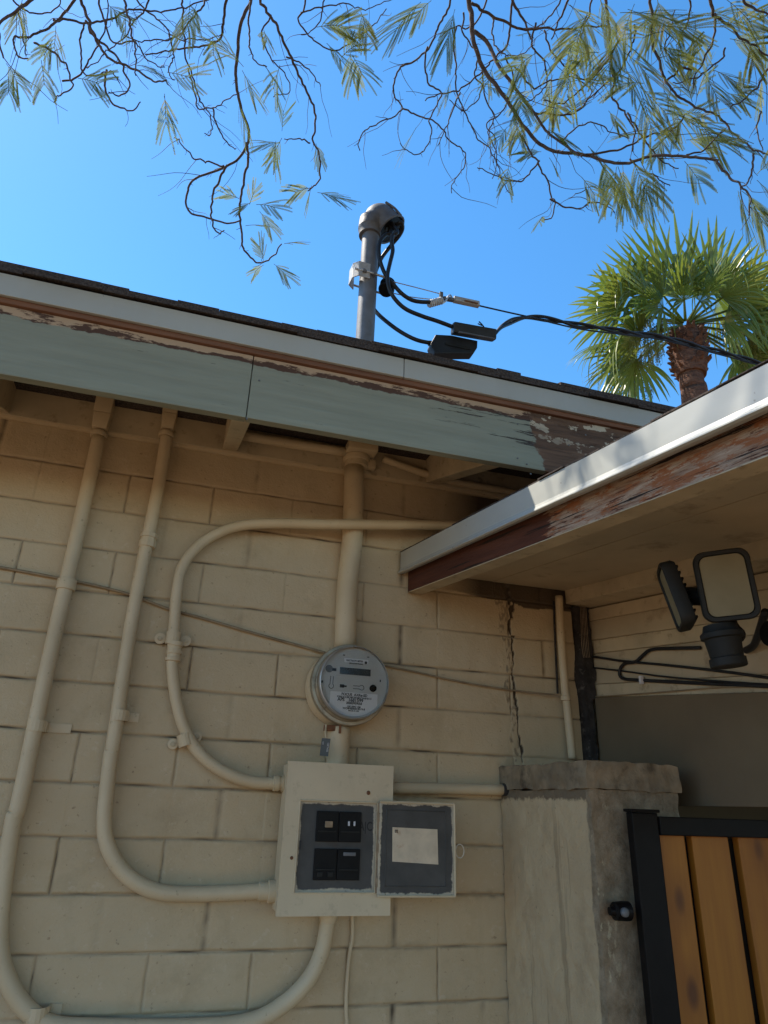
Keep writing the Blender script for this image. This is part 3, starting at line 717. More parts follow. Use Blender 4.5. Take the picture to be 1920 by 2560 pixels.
x0, z1 = mx(700, 560); x1, _ = mx(1190, 560); _, z0 = mx(940, 690)
rectf('display_frame', x0-.006, x1+.005, z0-.004, z1+.005, fy, .0008, 'meter_face', mt)
rectf('display', x0, x1, z0, z1, fy-.0009, .0005, 'lcd', mt)
x0, z1 = mx(770, 415); x1, z0 = mx(1150, 515)
st = rectf('sticker', x0, x1, z0, z1, fy, .0006, 'sticker', mt)
ts = fy-.0009
text('lettering', 'ELECTRICITY METER', ((x0+x1)/2-.004, ts, z1-.005), .0040, 'ink', st, squeeze=.8)
text('lettering', 'SERVICE ENTRANCE', ((x0+x1)/2, ts, z1-.011), .003, 'ink', st, squeeze=.9)
put('emblem', MB().lathe((x1-.006, ts, z1-.007), (0, -1, 0), [(0, .0034), (.0004, .0034)], 20), 'ink', st)
# lower label follows the rim of the face
lx0, lz1 = mx(548, 940); lx1, _ = mx(1300, 940)
fc = FC; rr = .0755
ol = [(lx0, lz1), (lx1, lz1)]
a0 = math.atan2(-(math.sqrt(max(0, rr**2-(lx1-fc.x)**2))), lx1-fc.x); a1 = math.atan2(-(math.sqrt(max(0, rr**2-(lx0-fc.x)**2))), lx0-fc.x)
for k in range(25):
    a = a0+(a1-a0)*k/24; ol.append((fc.x+rr*math.cos(a), fc.z+rr*math.sin(a)))
lb = put('label_plate', MB().prism([(p[0], fy-.0006, p[1]) for p in ol], (0, .0006, 0)), 'sticker', mt)
cx = mx(930, 1000)[0]
for s_, py, hh, sq in (('FOCUS  AXRe-SD', 1005, .0058, 1.0), ('FORM 2S CL200 240V 3W 60Hz TA=30 Kh 7.2', 1050, .0042, .72), ('APS   1681599', 1092, .0074, 1.0), ('30000959058', 1142, .0052, .95), ('LBS 0947 186', 1195, .0042, 1.0), ('WO4H0ER0C8319-8', 1228, .0046, .95), ('MADE IN USA', 1262, .003, 1.0)):
    text('lettering', s_, (cx+(-.009 if s_.startswith('APS') else 0), ts, mx(930, py)[1]), hh, 'ink', lb, squeeze=sq)
x0, z1 = mx(700, 832); x1, z0 = mx(805, 893)
put('marker', MB().box(x0, x1-.006, fy-.0008, fy, z0, z1).box(x1-.0061, x1, fy-.0008, fy, z0+.002, z1-.002), 'ink', mt)
q = MF(1225, 900); put('button', MB().lathe((q.x, fy, q.z), (0, -1, 0), [(0, .0082), (.003, .0082), (.004, .0068)], 20), 'black_plastic', mt, smooth=True)
q = MF(530, 585); put('button', MB().lathe((q.x, fy, q.z), (0, -1, 0), [(0, .0085), (.001, .0085), (.0012, .006)], 24), 'cast_metal', mt, smooth=True)
x0, z1 = mx(570, 575); x1, z0 = mx(640, 625); rectf('switch', x0, x1, z0, z1, fy, .0011, 'ink', mt)
def key(a, b):      # thin keyhole outline a->b
    a = MF(*a); b = MF(*b); a.y = b.y = fy-.0004; d = (b-a).normalized(); n = Vector((d.z, 0, -d.x))
    P_ = [a+n*.0032, b-d*.006+n*.0032]+[b+d*(math.cos(t_)*-.0055)+n*(math.sin(t_)*.0055) for t_ in [.6+(2*math.pi-1.2)*k/14 for k in range(15)]]+[b-d*.006-n*.0032, a-n*.0032]
    put('key_outline', MB().tube(P_, .0006, 6), 'ink', mt)
key((575, 705), (560, 860)); key((910, 880), (1045, 890))
for q in ((765, 368), (1150, 402)): x0, z1 = mx(q[0]-15, q[1]-7); x1, z0 = mx(q[0]+15, q[1]+9); rectf('slot', x0, x1, z0, z1, fy, .0008, 'ink', mt)
for q in ((425, 790), (1342, 780)): x0, z1 = mx(q[0]-8, q[1]-18); x1, z0 = mx(q[0]+8, q[1]+20); rectf('slot', x0, x1, z0, z1, fy, .0008, 'ink', mt)
# clear domed cover
put('glass_cover', MB().lathe(FC+Vector((0, -.0862, 0)), (0, -1, 0), [(0, .0808), (.003, .0798), (.005, .0775), (.0055, .072)], 56), 'glass', mt, smooth=True)
# ring clasp and hanging tag
kc = ZM(610, 1535, 1.625)
put('clasp', MB().box(kc.x-.024, kc.x+.024, 1.617, 1.632, kc.z-.007, kc.z+.006).box(kc.x+.008, kc.x+.013, 1.608, 1.6169, kc.z-.012, kc.z+.016), 'rust', mt, bevel=.0015)
ktop = ZM(480, 1480, 1.612)
put('seal_strap', MB().tube([ktop, ZM(470, 1600, 1.600), ZM(480, 1690, 1.598)], .0022, 6, smooth=4), 'pipe', mt)
a, b, c, d = (ZM(415, 1690, 1.598), ZM(552, 1703, 1.598), ZM(512, 1985, 1.598), ZM(378, 1970, 1.598))
tg = quad('meter_tag', a, b, c, d, .0012, 'tag', mt)
upv = (a-d).normalized(); rt = (b-a).normalized()
text('lettering', 'SEALED', (a+b+c+d)/4+rt*.006+Vector((0, -.0014, 0)), .0042, 'white_print', tg, ax=upv, up=-rt)
text('lettering', 'APS', (a+b+c+d)/4-rt*.006+upv*.008+Vector((0, -.0014, 0)), .003, 'white_print', tg, ax=upv, up=-rt)
# ------------------------------------------------------------------ breaker panel
X0, X1, ZB, ZT = .2685, .506, EYE-.2015, EYE+.090
pn = thing('breaker_panel', ((X0+X1)/2, D, ZB), 'open cream breaker panel with four black breakers and door swung right', 'breaker panel')
put('box', MB().box(X0+.004, X1-.004, 1.580, 1.6515, ZB+.004, ZT-.004), 'panel', pn, bevel=.002)
ax0, ax1, az0, az1 = .300, .471, EYE-.160, EYE+.013
yf = 1.568
# cover with a framed opening: four strips
mb = MB().box(X0, ax0, yf, 1.5798, ZB, ZT).box(ax1, X1, yf, 1.5798, ZB, ZT).box(ax0, ax1, yf, 1.5798, az1, ZT).box(ax0, ax1, yf, 1.5798, ZB, az0)
put('cover', mb, 'panel', pn)
rim = MB()
for (a, b) in (((ax0, az0), (ax1, az0)), ((ax1, az0), (ax1, az1)), ((ax1, az1), (ax0, az1)), ((ax0, az1), (ax0, az0))):
    rim.tube([(a[0], yf-.001, a[1]), (b[0], yf-.001, b[1])], .0018, 6)
put('opening_rim', rim, 'panel', pn)
put('deadfront', MB().box(ax0+.0005, ax1-.0005, 1.5735, 1.5795, az0+.0005, az1-.0005), 'deadfront', pn)
yb = 1.5732
cols_ = [(.3385, .386), (.3875, .4365)]; rows_ = [(EYE-.0655, EYE-.0065), (EYE-.137, EYE-.0785)]
for ri, (za, zb) in enumerate(rows_):
    for ci, (xa, xb) in enumerate(cols_):
        br = put('breaker', MB().box(xa, xb, yb-.006, yb, za, zb), 'black_plastic', pn, bevel=.0015)
        xm, zm = (xa+xb)/2, (za+zb)/2
        if (ri, ci) == (0, 0):
            put('handle', MB().box(xm-.006, xm+.010, yb-.011, yb-.0061, zm-.002, zm+.010), 'weathered', br, bevel=.001)
        elif (ri, ci) == (0, 1):
            for dx in (-.004, .008): put('handle', MB().box(xm+dx-.0018, xm+dx+.0018, yb-.0105, yb-.0061, zm+.002, zm+.011), 'sticker', br, bevel=.0008)
        elif (ri, ci) == (1, 1):
            put('handle', MB().box(xm-.013, xm+.014, yb-.009, yb-.0061, zb-.013, zb-.006), 'cast_metal', br, bevel=.0012)
        else:
            for dx in (-.011, .011): put('handle', MB().box(xm+dx-.006, xm+dx+.006, yb-.009, yb-.0061, za+.006, za+.015), 'lamp_body', br, bevel=.0012)
        put('breaker_ridge', MB().box(xa+.004, xb-.004, yb-.0085, yb-.0061, zm-.011, zm-.0085), 'lamp_body', br)
text('scribble', 'A|C', (.4475, 1.5733, EYE-.035), .018, 'ink', pn, squeeze=.75, thick=.0002)
put('cover_screw', MB().lathe(ZP(800, 405, yf), (0, -1, 0), [(0, .0045), (.002, .0035), (.0025, .001)], 14), 'rust', pn, smooth=True)
put('cover_screw', MB().lathe(ZP(163, 945, yf), (0, -1, 0), [(0, .0035), (.002, .003), (.0025, .001)], 14), 'rust', pn, smooth=True)
x0, z1 = ZP(490, 265, yf).x, ZP(490, 265, yf).z; x1, z0 = ZP(680, 265, yf).x, ZP(680, 435, yf).z
rectf('knockout_plate', x0, x1, z0, z1, yf, .0006, 'panel', pn)
rectf('slot', ZP(228, 800, yf).x, ZP(244, 800, yf).x, ZP(228, 875, yf).z, ZP(228, 800, yf).z, yf, .0005, 'ink', pn)
# door, swung flat to the right
dx0, dx1, dz0, dz1 = .474, .647, EYE-.165, EYE+.016
door = put('door', MB().box(dx0, dx1, 1.560, 1.5635, dz0, dz1), 'door_inner', pn, bevel=.0012)
rimd = MB()
for (a, b) in (((dx0, dz0), (dx1, dz0)), ((dx1, dz0), (dx1, dz1)), ((dx1, dz1), (dx0, dz1))):
    rimd.tube([(a[0], 1.557, a[1]), (b[0], 1.557, b[1])], .0026, 6)
put('door_lip', rimd, 'panel', door)
put('inner_frame', MB().tube([(dx0+.016, 1.5595, dz0+.018), (dx1-.020, 1.5595, dz0+.018), (dx1-.020, 1.5595, dz1-.016), (dx0+.016, 1.5595, dz1-.016), (dx0+.016, 1.5595, dz0+.018)], .0012, 6), 'grey_paint', door)
a, b, c, d = ZP(1000, 690, 1.5592), ZP(1372, 708, 1.5592), ZP(1380, 1000, 1.5592), ZP(998, 975, 1.5592)
pp = quad('paper_label', a, b, c, d, .0008, 'paper', door)
text('lettering', '02', a+Vector((.009, -.0004, -.008)), .006, 'ink', pp, squeeze=.9)
hg = MB()
for zc_ in (EYE-.015, EYE-.075, EYE-.14): hg.lathe((.4725, 1.5625, zc_-.009), (0, 0, 1), [(0, .0032), (.018, .0032)], 10)
hg.box(.4705, .4745, 1.5635, 1.568, az0, az1)
put('hinge', hg, 'weathered', pn)
rc = ZP(1558, 888, 1.558)
put('pull_ring', MB().tube([rc+Vector((math.cos(a)*.0098, 0, math.sin(a)*.0135)) for a in [2*math.pi*k/24 for k in range(25)]], .0011, 6), 'ring_white', door, smooth=True)
put('bottom_connector', MB().lathe(Z8(1418, 770, yc), (0, 0, 1), [(0, .016), (.001, .0185), (.02, .0200), (.032, .0215), (.034, .017)], 18), 'pipe', c1, smooth=True)
# ------------------------------------------------------------------ mast and service drop
ym = 1.62
mast = thing('service_mast', ZH(245, 1330, ym), 'grey galvanised mast with weatherhead standing above the shingle roof edge', 'mast')
mb_ = ZH(243, 1300, ym); mt_ = ZH(300, 320, ym)
base = mb_+(mb_-mt_)*.35
put('pole', MB().tube([base, mb_, mt_], .0275, 28), 'galv', mast, smooth=True)
axm = (mt_-mb_).normalized()
cc_ = ZH(292, 300, ym)
put('collar', MB().lathe(cc_-axm*.008, axm, [(0, .029), (.001, .0345), (.022, .0355), (.026, .038), (.036, .038), (.038, .036)], 28), 'cast_metal', mast, smooth=True)
# hood: squashed dome leaning to the right, open on its lower right side
hc = ZH(380, 170, ym)
hd = MB(); no, mo = 18, 26
hx = Vector((.64, -.16, -.74)).normalized(); hu = Vector((0, -1, 0)); hu = (hu-hx*hu.dot(hx)).normalized(); hw = hx.cross(hu)
if hw.z < 0: hw = -hw
for i in range(no+1):
    t_ = i/no; s_ = -1+2*t_                  # along hood axis from back (left) to mouth (right)
    rad = math.sqrt(max(0, 1-(s_*.93-.07)**2)) if s_ < .3 else .985
    for k in range(mo):
        a = 2*math.pi*k/mo
        up = math.sin(a)*(.056 if math.sin(a) > 0 else .052); sd = math.cos(a)*.049
        hd.v.append(hc+hx*(s_*.052)+hw*up*rad+hu*sd*rad)
for i in range(no):
    for k in range(mo): hd.f.append((i*mo+k, i*mo+(k+1) % mo, (i+1)*mo+(k+1) % mo, (i+1)*mo+k))
hd.f.append(tuple(range(mo)))
hood = put('weatherhead', hd, 'cast_metal', mast, smooth='all')
lip = MB(); pth = [hc+hx*.0525+hw*(math.sin(a)*(.056 if math.sin(a) > 0 else .052))+hu*math.cos(a)*.049 for a in [2*math.pi*k/26 for k in range(27)]]
put('lip', lip.tube(pth, .0035, 8), 'cast_metal', hood, smooth=True)
fcx = hc+hx*.048
put('face_insert', MB().tube([fcx-hx*.006, fcx+hx*.004], .044, 24), 'black_plastic', hood)
sc = MB()
for a in range(6):
    an = a*math.pi/3; c_ = fcx+hx*.0045+hw*math.sin(an)*.022+hu*math.cos(an)*.022; sc.tube([c_-hx*.002, c_+hx*.0015], .0078, 10)
put('cable_knockout', sc, 'lamp_body', hood)
put('hood_ridge', MB().tube([hc+hx*(-.02)+hw*.032+hu*.040, hc+hx*.015+hw*.037+hu*.042, hc+hx*.052+hw*.035+hu*.040], .004, 8, smooth=4), 'cast_metal', hood, smooth=True)
put('neck', MB().tube([cc_+axm*.022, cc_+axm*.040, hc-axm*.004], lambda t_: .0385+.007*t_, 24), 'cast_metal', hood, smooth=True)
# bracket and bolts
c0 = ZH(228, 665, ym)
brk = MB(); H_ = .028
arc = [c0+Vector((.016, -.032, 0)), c0+Vector((-.020, -.034, 0)), c0+Vector((-.036, -.018, 0)), c0+Vector((-.038, .018, 0)), c0+Vector((-.020, .034, 0))]
for i in range(len(arc)-1):
    p, q = arc[i], arc[i+1]; n = (q-p).cross(Vector((0, 0, 1))).normalized()*.003
    brk.hexa([p+Vector((0, 0, -H_)), q+Vector((0, 0, -H_)), q+n+Vector((0, 0, -H_)), p+n+Vector((0, 0, -H_)), p+Vector((0, 0, H_)), q+Vector((0, 0, H_)), q+n+Vector((0, 0, H_)), p+n+Vector((0, 0, H_))])
put('bracket', brk, 'clamp_white', mast, bevel=.001)
bl = MB().tube([ZH(162, 590, 1.588), ZH(300, 628, 1.588), ZH(430, 670, 1.588)], .0036, 8)
put('bolt', bl, 'bright_metal', mast, smooth=True)
bl = MB().tube([ZH(108, 722, 1.655), ZH(240, 762, 1.655), ZH(385, 805, 1.655)], .0036, 8)
put('bolt', bl, 'bright_metal', mast, smooth=True)
put('nut', MB().lathe(ZH(232, 610, 1.588), (1, 0, -.2), [(0, .009), (.007, .009), (.0072, .0065), (.012, .0065)], 6), 'cast_metal', mast)
put('nut', MB().lathe(ZH(325, 640, 1.588), (1, 0, -.2), [(0, .008), (.007, .008)], 6), 'cast_metal', mast)
ic = ZH(442, 752, 1.615)
ia = Vector((.25, .35, 1)).normalized()
put('insulator', MB().lathe(ic-ia*.026, ia, [(0, .013), (.002, .022), (.010, .025), (.016, .022), (.021, .014), (.031, .014), (.036, .022), (.042, .025), (.050, .022), (.052, .013)], 24), 'black_plastic', mast, smooth=True)
yk = 1.585
def hcable(label, pts, r=.0063, mat='cable_black'):
    return wire(label, pts, r, mat, 'cable', 'service_cable', 8, 12)
mouth = fcx+hx*.004
hcable('black cable drooping from weatherhead to the small grey ridged connector', [mouth+hw*-.006+hu*.016, ZH(470, 285, yk), ZH(430, 300, yk), ZH(385, 350, yk), ZH(370, 430, yk), ZH(382, 530, yk), ZH(430, 650, yk), ZH(500, 735, yk), ZH(570, 810, yk), ZH(650, 862, yk), ZH(730, 880, yk), ZH(812, 882, yk)])
yk2 = 1.570
hcable('black cable drooping from weatherhead to the higher black splice', [mouth+hu*.022, ZH(530, 275, yk2), ZH(490, 305, yk2), ZH(480, 360, yk2), ZH(490, 440, yk2), ZH(465, 550, yk2), ZH(445, 650, yk2), ZH(455, 750, yk2), ZH(505, 850, yk2), ZH(600, 940, yk2), ZH(740, 1002, yk2), ZH(880, 1048, yk2), ZH(1012, 1098, yk2)])
yk3 = 1.66
hcable('black cable passing behind the mast down to the lower black splice', [mouth+hu*-.012, ZH(555, 195, yk2), ZH(575, 245, 1.59), ZH(545, 310, 1.61), ZH(470, 400, 1.64), ZH(395, 500, yk3), ZH(350, 600, yk3+.01), ZH(300, 760, yk3+.015), ZH(310, 900, yk3+.01), ZH(345, 965, yk3), ZH(430, 1045, 1.64), ZH(560, 1140, 1.62), ZH(700, 1210, 1.60), ZH(845, 1240, 1.60)])
wire('taut bare steel wire above, from insulator to the wedge clamp', [ZH(470, 700, 1.60), ZH(700, 758, 1.60), ZH(905, 812, 1.60)], .0016, 'bright_metal')
wire('taut bare steel wire below, from insulator to the wedge clamp', [ZH(470, 800, 1.60), ZH(650, 838, 1.60), ZH(830, 858, 1.60)], .0016, 'bright_metal')
gcn = thing('wedge_clamp', ZH(1100, 880, 1.60), 'silver wedge clamp holding the steel messenger wire beside the mast', 'clamp')
a_ = ZH(960, 848, 1.60); b_ = ZH(1235, 905, 1.60)
def bar(a, b, h, d, name, mat, par, bev=.002, twist=0.):
    a, b = Vector(a), Vector(b); t = (b-a).normalized(); u = Vector((0, 0, 1)); u = (u-t*u.dot(t)).normalized(); v = t.cross(u)
    u, v = u*math.cos(twist)+v*math.sin(twist), v*math.cos(twist)-u*math.sin(twist)
    return put(name, MB().hexa([p+su*u*h/2+sv*v*d/2 for p in (a, b) for su, sv in ((-1, -1), (1, -1), (1, 1), (-1, 1))]), mat, par, bevel=bev)
bar(ZH(1015, 858, 1.60), b_, .018, .016, 'clamp_body', 'clamp_white', gcn)
bar(ZH(1110, 870, 1.5915), ZH(1225, 895, 1.5915), .006, .004, 'wedge', 'rust', gcn, .001)
bar(ZH(925, 850, 1.60), ZH(1016, 865, 1.60), .011, .012, 'wedge_nose', 'cast_metal', gcn)
put('bail_loop', MB().tube([ZH(915, 895, 1.59), ZH(950, 870, 1.59), ZH(968, 835, 1.59), ZH(985, 822, 1.60), ZH(998, 840, 1.60)], .0032, 8, smooth=4), 'bright_metal', gcn, smooth=True)
rc_ = thing('ridged_connector', ZH(860, 890, 1.595), 'small pale ridged connector beside the wedge clamp', 'connector')
mb = MB(); A_ = ZH(800, 900, 1.592); B_ = ZH(915, 868, 1.592)
pr = []
for k in range(13): pr.append((k/12*(B_-A_).length, .0105+.0018*(k % 2)))
put('ridged_sleeve', mb.lathe(A_, B_-A_, pr, 14), 'clamp_white', rc_)
bar(ZH(908, 800, 1.596), ZH(908, 852, 1.596), .011, .01, 'split_bolt', 'cast_metal', rc_, .001)
s1 = thing('cable_splice', ZH(1190, 1150, yk2), 'higher black splice cover, in front, where the drop cable begins', 'cable splice', 'black splice covers below the mast')
bar(ZH(1005, 1108, yk2), ZH(1372, 1172, yk2), .034, .030, 'cover', 'cable_black', s1, .005, .3)
bar(ZH(1060, 1142, yk2-.018), ZH(1370, 1200, yk2-.018), .004, .006, 'seam', 'cast_metal', s1, .001)
put('cable_tie', MB().tube([ZH(1285, 1110, yk2), ZH(1265, 1080, yk2), ZH(1235, 1050, yk2)], .0022, 6, smooth=3).tube([ZH(1262, 1085, yk2), ZH(1225, 1068, yk2)], .002, 6), 'black_plastic', s1)
s2 = thing('cable_splice', ZH(1030, 1245, 1.60), 'lower black splice cover with narrow left neck', 'cable splice', 'black splice covers below the mast')
s2p = [ZH(x, y, 1.583) for x, y in ((822, 1235), (862, 1160), (1000, 1168), (1225, 1215), (1222, 1275), (1190, 1325), (858, 1325), (820, 1250))]
put('cover', MB().prism(s2p, (0, .034, 0)), 'cable_black', s2, bevel=.003)
put('neck', MB().tube([ZH(800, 1238, 1.60), ZH(850, 1243, 1.60)], .0085, 12), 'black_plastic', s2)
put('slot', MB().box(ZH(940, 0, 1.582).x, ZH(1130, 0, 1.582).x, 1.5805, 1.5828, ZH(1000, 1262, 1.582).z, ZH(1000, 1240, 1.582).z), 'lamp_body', s2)
# triplex drop
drop = [ZH(1372, 1160, yk2), ZF(1085, 705, 1.585), ZF(1112, 692, 1.60), ZF(1150, 686, 1.61), ZF(1200, 692, 1.62), ZF(1260, 704, 1.63), ZF(1340, 715, 1.64), ZF(1430, 729, 1.65), ZF(1520, 751, 1.66), ZF(1600, 773, 1.67), ZF(1680, 797, 1.68), ZF(1800, 835, 1.70)]
far = drop[-1]+(drop[-1]-drop[-2]).normalized()*1.2+Vector((0, 0, .03)); far2 = far+Vector((3.5, .4, .35)); far3 = far2+Vector((6, .6, 1.4))
path = spline(drop+[far, far2, far3], 14)
dt = thing('service_drop', drop[0], 'twisted black overhead cable bundle crossing in front of the palm', 'overhead cable')
for k, (ph, rr_, mt_n) in enumerate(((0, .0052, 'cable_black'), (math.pi*.9, .0052, 'cable_black'))):
    pts = []; s_ = 0
    for i, p in enumerate(path):
        if i: s_ += (p-path[i-1]).length
        T = (path[min(i+1, len(path)-1)]-path[max(i-1, 0)]).normalized(); u = Vector((0, -1, 0)); u = (u-T*u.dot(T)).normalized(); v = T.cross(u)
        amp = .0056*min(1, max(0, (s_-.02)/.1)); a = s_*2*math.pi/.30+ph
        pts.append(p+u*math.cos(a)*amp+v*math.sin(a)*amp)
    put('conductor', MB().tube(pts, rr_, 10), mt_n, dt, smooth='all')
ms = [ZH(1232, 912, 1.60), ZH(1450, 962, 1.60), ZH(1659, 1008, 1.60), ZF(1150, 686, 1.602), ZF(1200, 699, 1.612), ZF(1260, 712, 1.622), ZF(1340, 722, 1.632), ZF(1430, 734, 1.642), ZF(1520, 757, 1.652), ZF(1600, 778, 1.662), ZF(1680, 801, 1.672), ZF(1800, 838, 1.692)]
put('messenger', MB().tube(ms+[far+Vector((0, -.01, -.004)), far2, far3],  .0026, 8, smooth=5), 'cable_black', dt, smooth='all')
# ------------------------------------------------------------------ security light on the wing
sl_ = thing('security_light', ZL(1300, 900, 1.0), 'black two-headed security floodlight on wing wall', 'security light')
def lamphead(c, n, up, w_, h_, name='lamp_head', fins=True, tk=1.):
    c = Vector(c); n = Vector(n).normalized(); up = Vector(up); up = (up-n*up.dot(n)).normalized(); r = up.cross(n)
    def ring(hw, hh, rad, off):
        pts = []
        for sx, sy in ((1, 1), (-1, 1), (-1, -1), (1, -1)):
            a0 = {(1, 1): 0, (-1, 1): 90, (-1, -1): 180, (1, -1): 270}[(sx, sy)]
            for k in range(7):
                a = R(a0+90*k/6); pts.append(c+r*(sx*(hw-rad)+math.cos(a)*rad)+up*(sy*(hh-rad)+math.sin(a)*rad)+n*off)
        return pts
    def shell(rs, caps=True):
        mb = MB(); N = len(rs[0])
        for q in rs: mb.v += q
        for i in range(len(rs)-1):
            for k in range(N): mb.f.append((i*N+k, i*N+(k+1) % N, (i+1)*N+(k+1) % N, (i+1)*N+k))
        mb.f.append(tuple(reversed(range(N)))); mb.f.append(tuple((len(rs)-1)*N+k for k in range(N))); return mb
    hw, hh = w_/2, h_/2
    o = put(name, shell([ring(hw*.9, hh*.93, .012, -.020*tk), ring(hw, hh, .018, -.012*tk), ring(hw, hh, .018, .008), ring(hw*.96, hh*.97, .017, .011), ring(hw*.83, hh*.88, .014, .0105), ring(hw*.80, hh*.86, .013, .004)]), 'lamp_body', sl_, smooth=True)
    put('lens', shell([ring(hw*.795, hh*.855, .013, .0042), ring(hw*.79, hh*.85, .013, .0075)]), 'lamp_lens', o, smooth=True)
    if fins:
        for k in range(9):
            t_ = -.4+.8*k/8; q = c+up*(t_*h_)-n*.0205*tk; depth = .008-.006*abs(t_)
            put('cooling_fin', MB().hexa([q-r*hw*.6-up*.0016, q+r*hw*.6-up*.0016, q+r*hw*.6+up*.0016, q-r*hw*.6+up*.0016, q-r*hw*.5-up*.0016-n*depth, q+r*hw*.5-up*.0016-n*depth, q+r*hw*.5+up*.0016-n*depth, q-r*hw*.5+up*.0016-n*depth]), 'black_plastic', o)
    return c, n, up, r
hc1 = ZL(1335, 440, .90)
lamphead(hc1, (-.62, -.78, -.22), (-.05, .02, 1), .088, .119)
hc2 = ZL(945, 525, .985)
lamphead(hc2, (-.84, .55, -.22), (.0, 0, 1), .080, .118, tk=.7)
put('knuckle', MB().tube([hc2+Vector((.028, 0, .004)), ZL(1090, 525, .97), ZL(1180, 525, .95)], .016, 16), 'black_plastic', sl_, smooth=True)
sn = ZL(1320, 900, .935)
put('motion_sensor', MB().lathe(sn+Vector((.004, 0, -.036)), (-.10, 0, 1), [(0, .027), (.002, .029), (.014, .029), (.016, .026), (.046, .029), (.048, .034), (.056, .034), (.060, .029), (.070, .026)], 26), 'lamp_body', sl_, smooth=True)
put('mount_plate', MB().lathe(Vector((1.150, .935, sn.z+.03)), (-1, 0, 0), [(0, .050), (.004, .050), (.02, .046), (.030, .030), (.13, .022), (.17, .022)], 24), 'black_plastic', sl_, smooth=True)
put('swivel_arm', MB().tube([hc1-Vector((-.015, -.02, .0)), sn+Vector((.045, .03, .05)), sn+Vector((.03, .0, .02))], .015, 14, smooth=4), 'black_plastic', sl_, smooth=True)
wx = 1.096
def WW(x, y, off=.006):              # point on the wing wall surface seen at lamp-detail pixel
    r = ray(1380+x/3.072, 1320+y/3.072)
    # plane: X = wx + OUT.x*(D-Y) - off
    k = OUT.x; t_ = (wx-off+k*D)/(r.x+k*r.y); return Vector((r.x*t_, r.y*t_, r.z*t_+EYE))
wire('black cord dropping from the floodlight back to the wing wall', [WW(1640, 640, .10), WW(1590, 800, .06), WW(1550, 900, .02), WW(1490, 940)], .0075, 'cable_black')
wire('dark cable squared off in a bend on the wing wall under the floodlight', [WW(1140, 920), WW(900, 925), WW(760, 935), WW(690, 985), WW(640, 1028), WW(560, 1040), WW(525, 1080), WW(520, 1130), WW(560, 1160), WW(700, 1170), WW(1100, 1190), WW(1659, 1215), WW(1900, 1230)], .0042, 'cable_black', sm=4)
wire('dark cable running from the sooty corner across the wing wall', [WW(290, 985), WW(400, 1000), WW(540, 1022), WW(850, 1050), WW(1300, 1100), WW(1659, 1150), WW(1900, 1180)], .0032, 'cable_black', sm=4)
wire('lowest thin dark cable sagging along the wing wall', [WW(290, 1070), WW(540, 1098), WW(900, 1145), WW(1400, 1185), WW(1900, 1215)], .0022, 'cable_black', sm=4)
wire('faint brown wire along the wing wall from the corner pipe', [WW(190, 1300, .01), WW(500, 1285), WW(900, 1255), WW(1300, 1222), WW(1659, 1218)], .0016, 'wire_painted', sm=4)
wq = WW(690, 1168, .010)
o = put('cable_clip', MB().box(wq.x-.006, wq.x+.003, wq.y-.004, wq.y+.004, wq.z-.010, wq.z+.010), 'sticker', None, bevel=.001); tag(recenter(o), 'tiny white cable clip on the wing wall', 'clip')
# ------------------------------------------------------------------ palm
pw = W(1724, 856, 9.0)
pb = Vector((pw.x-.25, 9.3, 0))
palm = thing('palm_tree', pb, 'tall fan palm with brown trunk rising behind the roofs', 'palm tree')
tr_pts = [pb, Vector((pw.x-.42, 9.2, 3.5)), W(1742, 1040, 9.05), W(1730, 960, 9.0), W(1724, 890, 9.0)]
put('trunk', MB().tube(tr_pts, lambda t_: .30-.10*t_, 22, smooth=8), 'palm_trunk', palm, smooth='all')
bt = MB(); rnd = random.Random(11)
c0b = W(1728, 935, 9.0); c1b = W(1717, 838, 9.0); axb = (c1b-c0b)
bt.tube([c0b-axb*.05, c0b+axb*.25, c0b+axb*.7, c0b+axb*1.05], lambda t_: .27+.05*math.sin(t_*3.1), 20, smooth=5)
for k in range(170):                     # old leaf bases
    h_ = rnd.random(); a = rnd.uniform(0, 6.283); c = c0b+axb*h_*1.05; rd = Vector((math.cos(a), math.sin(a), 0)); r0 = .25+.05*math.sin(h_*3)
    tn = Vector((-math.sin(a), math.cos(a), 0)); L_ = rnd.uniform(.06, .17); wd = rnd.uniform(.04, .08); up = Vector((0, 0, rnd.uniform(.04, .16)))
    p = c+rd*r0
    bt.hexa([p-tn*wd-rd*.03, p+tn*wd-rd*.03, p+tn*wd+rd*.02, p-tn*wd+rd*.02, p-tn*wd*.4+rd*L_*.6+up, p+tn*wd*.4+rd*L_*.6+up, p+tn*wd*.35+rd*(L_*.6+.02)+up*.9, p-tn*wd*.35+rd*(L_*.6+.02)+up*.9])
put('leaf_bases', bt, 'palm_trunk', palm)
heart = W(1714, 812, 9.0)
